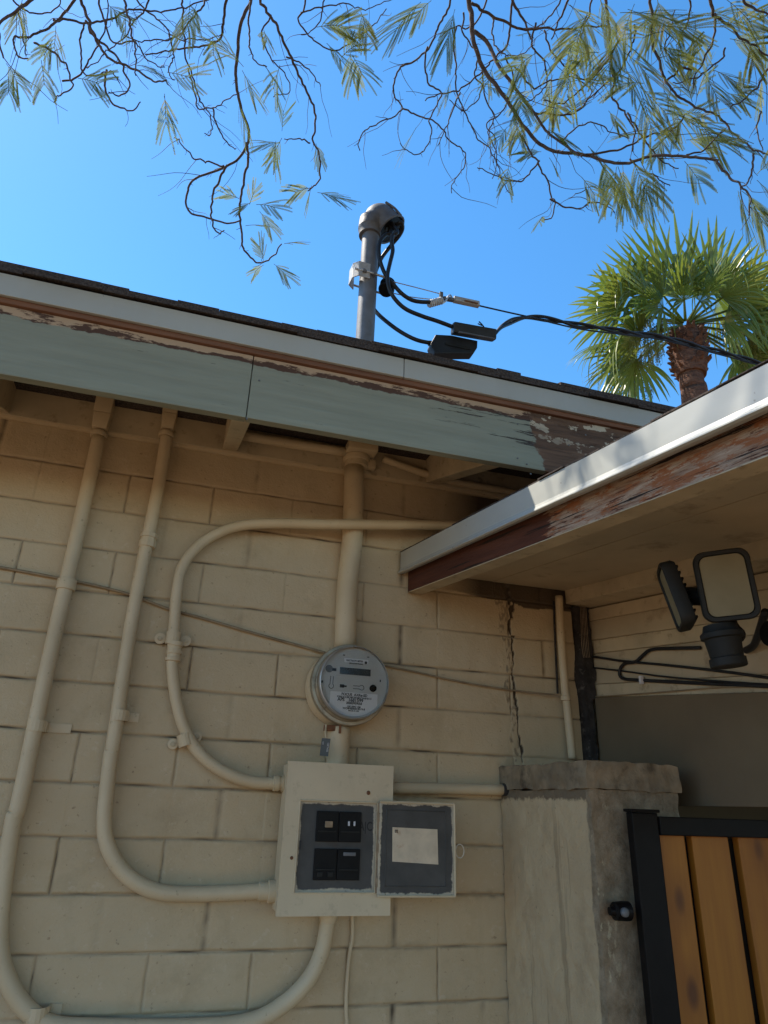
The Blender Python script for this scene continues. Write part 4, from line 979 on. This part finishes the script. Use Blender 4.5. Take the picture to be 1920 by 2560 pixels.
def fan(direction, plen, rad, face, droop, rnd, par):
    d = Vector(direction).normalized(); mb = MB()
    n0 = Vector(face); n0 = (n0-d*n0.dot(d)).normalized(); s = d.cross(n0)
    sag = Vector((0, 0, -1))
    pet = [heart+d*.08, heart+d*plen*.5+sag*.01, heart+d*plen+sag*plen*.06*droop]
    mb.tube(pet, lambda t_: .034-.014*t_, 5, smooth=3)
    o = pet[-1]; ns = 28; span = R(rnd.uniform(150, 215))
    for i in range(ns):
        a = -span/2+span*(i+.5)/ns+rnd.uniform(-.015, .015)
        dr = d*math.cos(a)+s*math.sin(a)
        ln = rad*(.72+.28*math.cos(a*.7))*rnd.uniform(.9, 1.08)
        hw_ = span/ns*.47; tip_dr = droop*rnd.uniform(.5, 1.25)+(1.6 if rnd.random() < .16 else 0)
        sd = s*math.cos(a)-d*math.sin(a)
        prev = None; K = 8
        fold = (1 if i % 2 else -1)
        cup = n0*(.10*(1-math.cos(a)))*rad
        vv = []
        for k in range(K+1):
            t_ = k/K; rr = ln*t_
            wd = (rr*hw_ if t_ < .52 else ln*.52*hw_*(1-(t_-.52)/.48)**.75)+.002
            dd = max(0, t_-.38)
            c = o+dr*(rr*(1-.35*dd*dd*tip_dr))+sag*(dd**1.7*ln*.85*tip_dr)+cup*t_+n0*(.010*fold*math.sin(min(1, t_*2)*1.57))
            e = .35*wd
            vv += [c-sd*wd-n0*e, c+n0*e*.6, c+sd*wd-n0*e]
        b = len(mb.v); mb.v += vv
        for k in range(K):
            for j in range(2): mb.f.append((b+k*3+j, b+k*3+j+1, b+(k+1)*3+j+1, b+(k+1)*3+j))
    return put('palm_leaf', mb, 'palm_leaf', par)
rnd = random.Random(21)
# view-plane helpers: u across the photo, v up the photo, w towards the viewer
vr = CR.copy(); vu = CU.copy(); vf = -CF
def vd(a, tow): 
    a = R(a); return vr*math.cos(a)+vu*math.sin(a)+vf*tow
spec_ = [(130, .1, .50, 1.10, .12), (91, -.1, .42, 1.22, .06), (50, -.1, .62, 1.12, .2), (108, .55, .35, .8, .9), (68, .6, .35, .8, .9), (18, .25, .8, 1.0, .9), (152, .4, .45, .95, .5), (168, .1, .95, .8, .9), (196, .3, .75, .9, 1.8), (-10, .15, .9, .85, .55), (-28, -.2, .75, .9, .5),
         (213, .1, .85, .9, 2.0), (226, -.5, .95, .8, 2.4), (150, .0, .9, .8, 1.6), (-24, .1, 1.0, .8, 2.2), (-36, .3, .8, .8, .9), (40, .7, .55, .85, 1.1), (0, .9, .5, .8, 1.1), (205, -.6, .7, .8, .7), (30, -.6, .8, .9, .5), (188, -.4, .9, .8, 1.8), (8, .3, .95, .8, 1.7)]
for a, tow, pl, rd, dr in spec_:
    fc_ = vf*rnd.choice((1, 1, -1))*.9+Vector((rnd.uniform(-.5, .5), rnd.uniform(-.5, .5), rnd.uniform(.1, .9 if abs(tow) < .4 else 1.6)))
    fan(vd(a, tow), pl*1.45, rd*1.45, fc_, dr*.55, rnd, palm)
for a, L_, tow in ((212, 1.3, .5), (225, 1.15, .6), (236, 1.25, .3), (200, 1.2, .2), (245, 1.1, .1), (228, 1.5, .0), (-35, 1.2, .3), (-22, 1.3, .1), (-50, 1.0, .4), (218, .9, .7)):
    mb = MB(); d = vd(a*1.0, tow).normalized(); d = (d+Vector((0, 0, .55))).normalized()
    st = [heart+d*.1, heart+d*L_*.55+Vector((0, 0, .05)), heart+d*L_*.9+Vector((0, 0, -.15)), heart+d*L_*1.02+Vector((0, 0, -.62))]
    sp = spline(st, 8); mb.tube(sp, .011, 5)
    for i in range(9, len(sp)):
        for q in range(4):
            p = sp[i]; v_ = Vector((rnd.uniform(-1, 1), rnd.uniform(-1, 1), -.2)).normalized()*rnd.uniform(.04, .10)
            l_ = rnd.uniform(.12, .34); tw = [p, p+v_, p+v_*1.3+Vector((0, 0, -l_))]
            mb.tube(tw, .004, 3, caps=False)
            for g_ in range(7):
                pp_ = tw[1].lerp(tw[2], g_/7)+Vector((rnd.uniform(-.02, .02), rnd.uniform(-.02, .02), 0)); e = .012
                mb.add([pp_+Vector((e, 0, 0)), pp_+Vector((0, 0, e)), pp_+Vector((-e, 0, 0)), pp_+Vector((0, e, -e))], [(0, 1, 2), (0, 1, 3), (1, 2, 3)])
    put('flower_stalk', mb, 'palm_fruit', palm)
# ------------------------------------------------------------------ overhanging feathery tree
tree = thing('feather_leaf_tree', (1.9, -1.6, 0), 'overhanging tree with thin bare twigs and feathery leaves against the sky', 'tree')
def RP(x, y, dist):
    r = ray(x, y).normalized()*dist; return Vector((r.x, r.y, r.z+EYE))
A = lambda p: (p[0]/1.728, p[1]/1.728)
B = lambda p: (960+p[0]/1.728, p[1]/1.728)
BR = [ # (frame, radius mm, distance at start, distance at end, points)
(A, 6.5, 2.9, 2.5, [(1090, -120), (1080, 0), (1055, 60), (1030, 170), (1018, 290), (1030, 380), (1055, 490), (1068, 560), (1058, 640), (1030, 690), (985, 715), (900, 750), (825, 790), (800, 865), (830, 920), (915, 945), (985, 965), (1035, 955)]),
(A, 4, 2.56, 2.45, [(985, 715), (940, 790), (920, 870), (915, 935), (930, 985), (955, 1005), (975, 985)]),
(A, 4.5, 2.58, 2.4, [(1062, 610), (1065, 720), (1045, 850), (1040, 950), (1045, 1050), (1080, 1110), (1115, 1138), (1160, 1130), (1195, 1095), (1215, 1060)]),
(A, 2.8, 2.56, 2.7, [(970, 715), (900, 690), (830, 670), (790, 635), (765, 605), (745, 603)]),
(A, 5, 2.7, 2.45, [(1110, -100), (1130, 0), (1180, 90), (1230, 190), (1290, 310), (1340, 430), (1368, 520), (1360, 600), (1375, 680), (1383, 775), (1340, 820)]),
(A, 2.4, 2.5, 2.4, [(1340, 615), (1280, 605), (1225, 600)]),
(A, 3.8, 3.1, 2.8, [(785, -90), (790, 0), (790, 100), (800, 200), (820, 320), (850, 410), (880, 460), (925, 470), (965, 440), (1010, 405)]),
(A, 2.8, 2.9, 2.7, [(815, 300), (835, 400), (855, 468), (900, 480), (920, 540), (905, 580), (880, 580)]),
(A, 2.8, 2.8, 2.7, [(925, 470), (945, 560), (975, 610), (1000, 640), (1025, 645)]),
(A, 5, 2.6, 2.3, [(310, -80), (335, 0), (380, 90), (420, 170), (480, 240), (560, 300), (620, 335), (660, 350), (720, 345)]),
(A, 4, 2.9, 3.0, [(230, 85), (300, 92), (380, 95), (470, 80), (580, 45), (680, 48), (780, 35), (900, 5), (1000, -60)]),
(A, 5, 2.7, 2.9, [(995, -90), (980, 0), (965, 130), (930, 175), (850, 200), (740, 220), (630, 237)]),
(A, 3.8, 2.5, 2.3, [(530, -80), (540, 0), (560, 100), (580, 200), (592, 320)]),
(A, 3.2, 3.2, 3.0, [(560, -60), (630, 45), (700, 100), (740, 150), (800, 170), (900, 168), (960, 140)]),
(A, 5, 2.4, 2.3, [(170, -70), (130, 0), (90, 50), (40, 90), (10, 120), (5, 200), (12, 260)]),
(A, 4.5, 2.7, 2.5, [(370, -80), (320, 0), (270, 60), (200, 118), (130, 148), (70, 145), (52, 180), (75, 235), (130, 258)]),
(A, 3, 2.6, 2.5, [(100, 60), (105, 120), (110, 190), (118, 250)]),
(A, 4, 2.7, 2.5, [(380, 90), (430, 170), (500, 240), (550, 320), (570, 380), (520, 418), (465, 400)]),
(A, 3.4, 2.5, 2.4, [(455, 300), (445, 380), (480, 440), (530, 478), (575, 490), (603, 455)]),
(A, 3.4, 2.6, 2.4, [(150, 180), (210, 210), (260, 250), (290, 320), (310, 380), (270, 400), (238, 430)]),
(A, 3, 2.6, 2.5, [(260, 345), (330, 335), (400, 250), (450, 160), (470, 60), (455, -40)]),
(A, 3.4, 2.8, 2.6, [(1085, 10), (1070, 120), (1085, 200), (1105, 270), (1150, 290)]),
(A, 3.2, 2.9, 2.8, [(1312, -60), (1310, 20), (1290, 90), (1340, 170), (1450, 212), (1540, 180), (1610, 120), (1670, 40)]),
(A, 2.4, 2.7, 2.7, [(1410, -50), (1395, 60), (1355, 130), (1300, 150)]),
(A, 2.6, 3.0, 3.0, [(1300, 60), (1400, 28), (1500, 20), (1600, 30), (1700, 5)]),
(A, 3.2, 3.0, 2.8, [(670, -40), (640, 30), (600, 60), (560, 100), (520, 170), (450, 230), (370, 300)]),
(A, 3.2, 2.7, 2.5, [(430, -50), (440, 60), (470, 150), (500, 190), (580, 180), (640, 240), (720, 290)]),
(A, 2.6, 2.6, 2.5, [(30, -40), (90, 30), (180, 60), (250, 30), (260, -40)]),
(A, 2.6, 2.7, 2.5, [(735, 150), (740, 230), (735, 300), (745, 345)]),
(A, 2.8, 2.6, 2.4, [(370, 120), (355, 200), (360, 300), (420, 320), (470, 310), (520, 360)]),
(A, 3.2, 2.9, 2.7, [(895, -60), (870, 50), (800, 130), (720, 175), (620, 180), (540, 150)]),
(A, 2.6, 2.7, 2.6, [(1180, 60), (1130, 150), (1160, 250), (1240, 330), (1250, 400), (1180, 420)]),
(A, 2.4, 2.6, 2.5, [(1240, 240), (1320, 280), (1360, 340), (1385, 380)]),
(B, 8.5, 2.6, 2.2, [(355, -140), (365, 0), (380, 60), (385, 130), (395, 200), (430, 280), (480, 350), (530, 420), (580, 500), (640, 580), (720, 640), (830, 665), (940, 690), (1060, 692), (1180, 672), (1300, 680), (1450, 692)]),
(B, 7, 2.55, 2.25, [(385, 130), (440, 190), (490, 260), (540, 350), (600, 440), (680, 530), (760, 610), (850, 668)]),
(B, 5, 2.6, 2.7, [(375, 25), (440, 60), (540, 110), (640, 130), (760, 130), (860, 115), (960, 118)]),
(B, 3.4, 2.2, 2.1, [(1450, 692), (1500, 760), (1530, 800), (1560, 850), (1570, 930)]),
(B, 3.6, 2.8, 2.6, [(285, -80), (280, 30), (240, 130), (200, 210), (130, 270), (75, 290), (45, 360), (45, 420), (75, 465), (60, 500), (0, 530), (-60, 560), (-110, 610), (-105, 655)]),
(B, 2.6, 2.6, 2.5, [(75, 465), (140, 500), (230, 540), (290, 600), (345, 660), (350, 720), (305, 785), (295, 830)]),
(B, 4, 2.8, 2.6, [(560, -60), (545, 100), (530, 200), (500, 230), (430, 310), (330, 390), (250, 412), (180, 430)]),
(B, 6, 2.8, 2.9, [(545, -80), (560, 0), (590, 50), (625, 110), (640, 170)]),
(B, 5, 2.7, 2.5, [(950, -90), (960, 0), (965, 100), (980, 220), (1000, 340), (990, 420), (1055, 490), (1078, 560), (1065, 655)]),
(B, 4.5, 2.6, 2.3, [(1150, -20), (1160, 90), (1160, 190), (1190, 270), (1215, 350), (1260, 410), (1330, 450), (1430, 500), (1500, 570), (1560, 610), (1610, 655), (1670, 672)]),
(B, 5, 2.5, 2.5, [(1390, -80), (1410, 20), (1430, 70), (1490, 100), (1540, 160), (1600, 200), (1680, 250)]),
(B, 4, 2.4, 2.4, [(1545, -50), (1570, 10), (1610, 45), (1680, 75)]),
(B, 3.4, 2.5, 2.4, [(1425, 60), (1415, 160), (1370, 250), (1340, 320), (1330, 380)]),
(B, 3.2, 2.4, 2.3, [(1680, 250), (1650, 320), (1610, 380), (1540, 440), (1500, 470)]),
(B, 3.2, 2.5, 2.5, [(650, 490), (760, 495), (830, 490), (870, 450), (940, 370), (1010, 330)]),
(B, 3.2, 2.5, 2.4, [(600, 575), (630, 650), (680, 730), (715, 850), (732, 890), (722, 950), (680, 945)]),
(B, 2.6, 2.4, 2.4, [(718, 860), (780, 905), (830, 910), (880, 885), (950, 890), (990, 920)]),
(B, 2, 2.4, 2.4, [(875, 888), (895, 845), (880, 815), (830, 832)]),
(B, 2.6, 2.5, 2.4, [(660, 700), (640, 730), (595, 778), (520, 775), (470, 750), (400, 720)]),
(B, 2.8, 2.6, 2.6, [(345, 60), (345, 150), (370, 215), (390, 218)]),
(B, 2.8, 2.6, 2.5, [(190, 200), (182, 330), (220, 385), (250, 415), (200, 520), (210, 590), (150, 668), (100, 660), (60, 620)]),
(B, 2.8, 2.7, 2.5, [(320, 120), (300, 200), (312, 300), (320, 400), (360, 500), (400, 590), (450, 640), (490, 700), (512, 770), (540, 840)]),
(B, 2.4, 2.6, 2.5, [(330, 395), (290, 500), (260, 570), (230, 640)]),
(B, 2.6, 2.7, 2.6, [(430, 310), (440, 420), (470, 500), (450, 570), (490, 650), (470, 760)]),
(B, 3, 2.8, 2.8, [(780, -50), (740, 30), (690, 90), (640, 125)]),
(B, 4, 2.6, 2.6, [(810, -60), (780, 30), (750, 110), (715, 180)]),
(B, 2.8, 2.6, 2.6, [(560, 290), (640, 372), (720, 350), (800, 330), (860, 352), (960, 345)]),
(B, 3.2, 2.5, 2.6, [(1215, 350), (1290, 290), (1340, 300), (1260, 270), (1215, 210), (1240, 130), (1260, 40)]),
(B, 3, 2.3, 2.2, [(1610, 655), (1590, 720), (1550, 790), (1530, 830)]),
(B, 3, 2.5, 2.4, [(1055, 500), (1110, 590), (1160, 640), (1210, 695), (1270, 720)]),
(B, 3.4, 2.3, 2.4, [(850, 668), (960, 655), (1060, 625), (1160, 590), (1240, 560), (1300, 500)]),
(B, 3, 2.6, 2.6, [(1305, -60), (1315, 50), (1300, 130), (1270, 200)]),
(B, 2.8, 2.7, 2.6, [(690, 130), (720, 210), (780, 280), (850, 350), (900, 400), (870, 460)]),
(B, 3.2, 2.7, 2.6, [(650, 100), (640, 200), (690, 260), (700, 350), (660, 420), (590, 440)]),
(B, 2.8, 2.7, 2.6, [(530, 240), (560, 330), (550, 420), (500, 500), (440, 540), (490, 600), (480, 700)]),
(B, 2.6, 2.6, 2.5, [(760, 610), (810, 560), (900, 530), (980, 560), (1040, 600)]),
(B, 3, 2.6, 2.5, [(1080, 100), (1070, 190), (1030, 290), (960, 360), (900, 420)]),
(B, 2.6, 2.5, 2.4, [(1470, 200), (1440, 260), (1380, 300), (1320, 330), (1250, 350)]),
(B, 2.2, 2.3, 2.2, [(1630, 480), (1620, 560), (1640, 640)]),
(B, 3.2, 2.8, 2.7, [(480, -60), (420, 60), (360, 110), (300, 110), (240, 170)]),
(B, 3, 2.7, 2.6, [(900, -60), (880, 60), (850, 160), (820, 260), (800, 330)]),
(B, 2.8, 2.8, 2.6, [(465, 70), (470, 150), (500, 220), (560, 240), (640, 200)]),
(B, 2.6, 2.7, 2.6, [(400, 250), (380, 330), (410, 370), (400, 420), (340, 470), (280, 440)]),
(B, 3, 2.6, 2.5, [(970, 250), (900, 330), (830, 400), (760, 440), (690, 430)]),
(B, 2.8, 2.5, 2.4, [(1070, 690), (1110, 740), (1180, 760), (1240, 800)]),
(B, 2.6, 2.4, 2.4, [(1300, 682), (1370, 660), (1430, 600), (1480, 560)]),
]
rnd = random.Random(77)
tops = []; twigpts = []
def wob(P_, amp, sd, jag=1.): return [p+Vector((noise.noise(p*9+Vector((sd, 0, 0))), noise.noise(p*9+Vector((0, sd, 0))), noise.noise(p*9+Vector((0, 0, sd)))))*amp+Vector((noise.noise(p*55+Vector((sd, 3, 0))), noise.noise(p*55+Vector((3, sd, 0))), noise.noise(p*55+Vector((0, 3, sd)))))*.0065*jag for p in P_]
for bi, (fr, rad, d0, d1, pts) in enumerate(BR):
    n_ = len(pts); P3 = []
    for i, p in enumerate(pts):
        x_, y_ = fr(p); P3.append(RP(x_, y_, d0+(d1-d0)*i/(n_-1)))
    sp = wob(spline(P3, 7), .012, bi*1.7, .35 if rad > 5.5 else 1.)
    r0 = rad*.001*.70
    mb = MB().tube(sp, lambda t_: r0*1.25*(1-.62*t_)+.0005, 7)
    # side twigs
    leng = sum((sp[i+1]-sp[i]).length for i in range(len(sp)-1)); k = 0
    nt_ = int(leng/(.045 if fr is B else .075))
    for q in range(nt_):
        i = rnd.randrange(len(sp)//4, len(sp)-1); t0 = (sp[i+1]-sp[i]).normalized()
        sd = t0.cross(Vector((rnd.uniform(-1, 1), rnd.uniform(-1, 1), rnd.uniform(-1, 1)))).normalized()
        L_ = rnd.choice((.015, .02, .03, .05, .08, .12, .18)); dr = (t0*.7+sd*.8+Vector((0, 0, -.35))).normalized()
        pp_ = [sp[i]]
        for z_ in range(4):
            dr = (dr+Vector((rnd.uniform(-.4, .4), rnd.uniform(-.4, .4), rnd.uniform(-.4, .3)))).normalized(); pp_.append(pp_[-1]+dr*L_/4)
        mb.tube(pp_, lambda t_: .0011*(1-.5*t_), 4, caps=False, smooth=2)
        if L_ > .06: twigpts.append((pp_[-1], dr, fr is B))
    put('branch', mb, 'bark', tree, smooth='all')
    if pts[0][1] < -10: tops.append((P3[0], P3[1], r0))
# limbs above the frame joining the trunk
mb = MB(); crown = Vector((1.7, -.9, 3.9))
put('trunk', MB().tube([Vector((1.9, -1.6, 0)), Vector((1.85, -1.55, 1.2)), Vector((1.95, -1.35, 2.6)), crown], lambda t_: .13-.055*t_, 18, smooth=6), 'bark', tree, smooth='all')
hubs = [Vector((-1.4, .9, 4.7)), Vector((-.4, 1.0, 4.8)), Vector((.6, .9, 4.7)), Vector((1.5, .6, 4.6))]
for i, h_ in enumerate(hubs):
    put('limb', MB().tube([crown-Vector((0, 0, .05)), crown.lerp(h_, .45)+Vector((0, -.15, .45)), h_], lambda t_: .05-.035*t_, 10, smooth=6), 'bark', tree, smooth='all')
jn = MB()
for a, b, r0 in tops:
    h_ = min(hubs, key=lambda q: (q-a).length); up = (a-b).normalized()
    jn.tube([a, a+up*.25, (a+up*.35).lerp(h_, .55)+Vector((0, 0, .06)), h_], lambda t_, r0=r0: r0*1.25+.004*t_, 7, smooth=5)
put('upper_branches', jn, 'bark', tree, smooth='all')
# feathery leaves
LV = MB()
def featherleaf(base, d, size, npair, droop, rnd, wid=.0034):
    d = d.normalized(); n = Vector((rnd.uniform(-.6, .6), rnd.uniform(-1, -.1), rnd.uniform(-.6, .6))); n = (n-d*n.dot(d)).normalized(); s = d.cross(n)
    K = 10; sp = [base]; dd = d.copy()
    for k in range(K):
        dd = (dd+Vector((0, 0, -1))*droop/K).normalized(); sp.append(sp[-1]+dd*size*.62/K)
    LV.tube(sp, .0009, 3, caps=False)
    for k in range(npair):
        t_ = .12+.88*(k+.5)/npair; i = min(K-1, int(t_*K)); p = sp[i].lerp(sp[i+1], t_*K-i) if i < K else sp[-1]
        for sg in (-1, 1):
            ang = R(rnd.uniform(32, 55)-14*t_); pd = ((sp[min(i+1, K)]-sp[i]).normalized()*math.cos(ang)+s*sg*math.sin(ang)).normalized()
            pl = size*.56*(.75+.5*math.sin(t_*2.4))*rnd.uniform(.85, 1.1)
            q = [p]; e = pd.copy()
            for z_ in range(5):
                e = (e+Vector((0, 0, -1))*droop*.20+d*.10+n*rnd.uniform(-.04, .04)).normalized(); q.append(q[-1]+e*pl/5)
            # leaflets along the pinna
            m_ = max(7, int(pl/.0036)); side = e.cross(n).normalized()
            tilt = rnd.uniform(-.5, .5)
            for g_ in range(m_):
                u_ = (g_+.5)/m_*5; ii = min(4, int(u_)); c = q[ii].lerp(q[ii+1], u_-ii); ax_ = (q[ii+1]-q[ii]).normalized()
                lw = wid*(1-.45*abs((g_/m_)*2-1)**3)
                for s2 in (-1, 1):
                    ld = (ax_*.55+(side*s2*math.cos(tilt)+n*math.sin(tilt)*s2*.6)*.83).normalized()*lw*1.25
                    o = len(LV.v); wd_ = ax_*.0015
                    LV.v += [c-wd_, c+wd_, c+ld+wd_*.6, c+ld-wd_*.6]; LV.f.append((o, o+1, o+2, o+3))
LF = [ # frame, x, y, heading degrees (0 right, 90 up), size m, count
(A, 15, 260, -60, .15, 2), (A, 35, 330, -70, .12, 1), (A, 245, 120, -85, .17, 2), (A, 230, 190, -120, .12, 2), (A, 345, 340, -25, .15, 2), (A, 410, 385, -55, .16, 2), (A, 175, 280, -60, .13, 2), (A, 545, 60, -80, .16, 2), (A, 560, 150, -110, .12, 1), (A, 610, 290, -10, .12, 2), (A, 460, 255, -80, .13, 2),
(A, 690, 400, -80, .13, 3), (A, 730, 330, -20, .12, 2), (A, 745, 160, 160, .12, 2), (A, 830, 0, -95, .2, 3), (A, 890, 10, -80, .16, 2), (A, 930, 180, -70, .13, 2), (A, 1000, 250, 170, .12, 2), (A, 1040, 300, 150, .15, 2), (A, 1060, 300, -50, .15, 2), (A, 1045, 410, -60, .16, 2), (A, 1040, 420, -130, .14, 1), (A, 1200, 270, -100, .15, 2), (A, 1130, 290, -70, .14, 2), (A, 1130, 130, -80, .12, 2),
(A, 1380, 100, -20, .15, 3), (A, 1400, 170, -60, .14, 1), (A, 1530, 240, -65, .15, 3), (A, 1560, 60, -80, .12, 2), (A, 1195, 595, 160, .13, 2), (A, 1190, 600, -90, .14, 2), (A, 1200, 590, -140, .13, 2), (A, 1230, 570, 75, .11, 1), (A, 1290, 580, 10, .09, 1), (A, 1355, 610, -90, .11, 2),
(A, 1335, 820, -165, .12, 2), (A, 1335, 820, -95, .13, 2), (A, 1350, 815, -20, .13, 1), (A, 1335, 820, 160, .10, 1), (A, 1080, 890, 60, .09, 1), (A, 1050, 840, 145, .08, 1), (A, 1100, 895, -15, .13, 1), (A, 1130, 905, -45, .10, 1), (A, 1080, 895, -170, .08, 1), (A, 1060, 985, 0, .08, 2), (A, 1150, 1130, 115, .11, 2), (A, 1165, 1125, -45, .12, 2), (A, 1120, 1140, -150, .08, 2), (A, 1215, 1075, 70, .11, 1), (A, 1215, 1070, 10, .09, 1), (A, 1215, 1075, -40, .09, 1), (A, 1470, 255, 40, .09, 1), (A, 90, 10, -130, .12, 2), (A, 470, 30, -40, .14, 2),
(B, 180, 0, -145, .2, 2), (B, 215, 20, -160, .14, 1), (B, 290, 50, -95, .18, 2), (B, 640, 220, -170, .15, 2), (B, 600, 240, -60, .14, 2), (B, 740, 300, -160, .15, 2), (B, 710, 330, -110, .14, 2), (B, 870, 60, -110, .18, 3), (B, 830, 180, -90, .17, 2), (B, 940, 230, -160, .15, 2), (B, 900, 170, -60, .16, 2), (B, 1040, 40, -20, .18, 3), (B, 1000, 150, -30, .17, 2), (B, 1050, 220, -50, .17, 3), (B, 1010, 180, -100, .17, 2), (B, 1160, 110, 0, .16, 2), (B, 1210, 150, -160, .16, 2), (B, 1240, 40, 160, .16, 2), (B, 1120, 390, -45, .19, 3), (B, 1130, 380, 170, .15, 2), (B, 1190, 370, -60, .18, 2), (B, 1310, 500, -30, .2, 4), (B, 1290, 500, 45, .13, 2), (B, 1300, 530, -150, .12, 1), (B, 1290, 600, -15, .12, 2), (B, 1330, 90, -60, .14, 2), (B, 1450, 110, -10, .14, 3), (B, 1500, 170, -30, .14, 2), (B, 1580, 190, -80, .1, 1), (B, 1390, 250, -80, .15, 2), (B, 1400, 320, -45, .16, 3), (B, 1480, 410, -60, .12, 2), (B, 1530, 400, 60, .09, 1), (B, 1580, 440, -100, .16, 2), (B, 1630, 350, -85, .16, 2), (B, 1610, 610, 170, .14, 2), (B, 1610, 780, -20, .14, 2), (B, 1540, 820, -100, .18, 3), (B, 1550, 840, -60, .2, 4), (B, 1600, 900, -80, .16, 2), (B, 1610, 760, 40, .1, 1), (B, 940, 690, -90, .15, 3), (B, 1020, 700, -80, .17, 4), (B, 1060, 690, -60, .16, 2), (B, 1160, 740, -85, .14, 3), (B, 1240, 690, -80, .15, 3), (B, 1290, 690, -60, .14, 2), (B, 880, 470, -40, .14, 2), (B, 860, 480, -110, .12, 1), (B, 970, 500, -50, .13, 2), (B, 640, 550, -160, .12, 1), (B, 620, 500, -120, .13, 2), (B, 700, 580, 0, .12, 2), (B, 690, 670, 170, .1, 2), (B, 700, 680, -80, .1, 1), (B, 940, 640, 170, .12, 2), (B, 900, 630, -30, .1, 1), (B, 790, 520, 100, .12, 1), (B, 760, 400, -110, .13, 2), (B, 1130, 560, 170, .12, 1), (B, 1210, 620, -120, .12, 2), (B, 1640, 100, -80, .12, 2), (B, 1640, 30, -130, .12, 2), (B, 1310, 430, 80, .13, 2), (B, 1350, 440, 60, .12, 2), (B, 1380, 60, 30, .12, 2), (B, 800, 20, -30, .15, 2), (B, 930, 0, -60, .17, 3), (B, 1160, -10, -60, .17, 3), (B, 1100, 0, -120, .16, 2), (B, 700, 380, -60, .12, 2), (B, 590, 400, -100, .12, 1), (B, 560, 480, -110, .12, 2), (B, 1270, 330, 100, .12, 1), (B, 1070, 300, -70, .14, 2), (B, 1200, 210, -20, .13, 2), (B, 1480, 0, -30, .14, 2)]
rnd = random.Random(5)
for fr, x_, y_, an, sz, ct in LF:
    if rnd.random() < .12: continue
    for k in range(max(1, ct-1) if fr is B else (1 if ct < 3 else 2)):
        xx, yy = fr((x_+rnd.uniform(-22, 22), y_+rnd.uniform(-22, 22))); p = RP(xx, yy, rnd.uniform(2.15, 2.75))
        a = R(an+rnd.uniform(-22, 22)); d = CR*math.cos(a)+CU*math.sin(a)+CF*rnd.uniform(-.45, .45)
        featherleaf(p, d, sz*rnd.uniform(.8, 1.05)*(1.0 if fr is B else .88), rnd.choice((7, 8, 9, 10)) if fr is B else rnd.choice((5, 6, 7, 8)), rnd.uniform(.2, .9), rnd, .0031 if fr is B else .0028)
for p, dr, right in twigpts:
    if rnd.random() < (.10 if right else .02): featherleaf(p, dr+Vector((0, 0, -.3)), rnd.uniform(.07, .12), 6, .5, rnd, .0024)
put('foliage', LV, 'feather_leaf', tree)
# unseen leaves added above and behind, to cut sky light on the wall
UC = MB(); rnd = random.Random(9)
for k in range(60000):
    c = Vector((rnd.gauss(.5, 2.4), rnd.gauss(-2.6, 1.3), 4.9+rnd.gauss(0, .7)))
    q_ = c-Vector((0, 0, EYE)); fw = q_.dot(CF)
    if fw > -.1 and abs(q_.dot(CR)) < max(.2, fw*.85)+.4 and q_.dot(CU) < max(fw, 0)*.88+.45: continue
    d1_ = Vector((rnd.uniform(-1, 1), rnd.uniform(-1, 1), rnd.uniform(-.6, .6))).normalized()*.07; d2 = d1_.cross(Vector((rnd.uniform(-1, 1), rnd.uniform(-1, 1), rnd.uniform(-1, 1)))).normalized()*.016
    o = len(UC.v); UC.v += [c-d1_, c-d2, c+d1_, c+d2]; UC.f.append((o, o+1, o+2, o+3))
put('light_blocking_foliage', UC, 'blocker_leaf', tree)
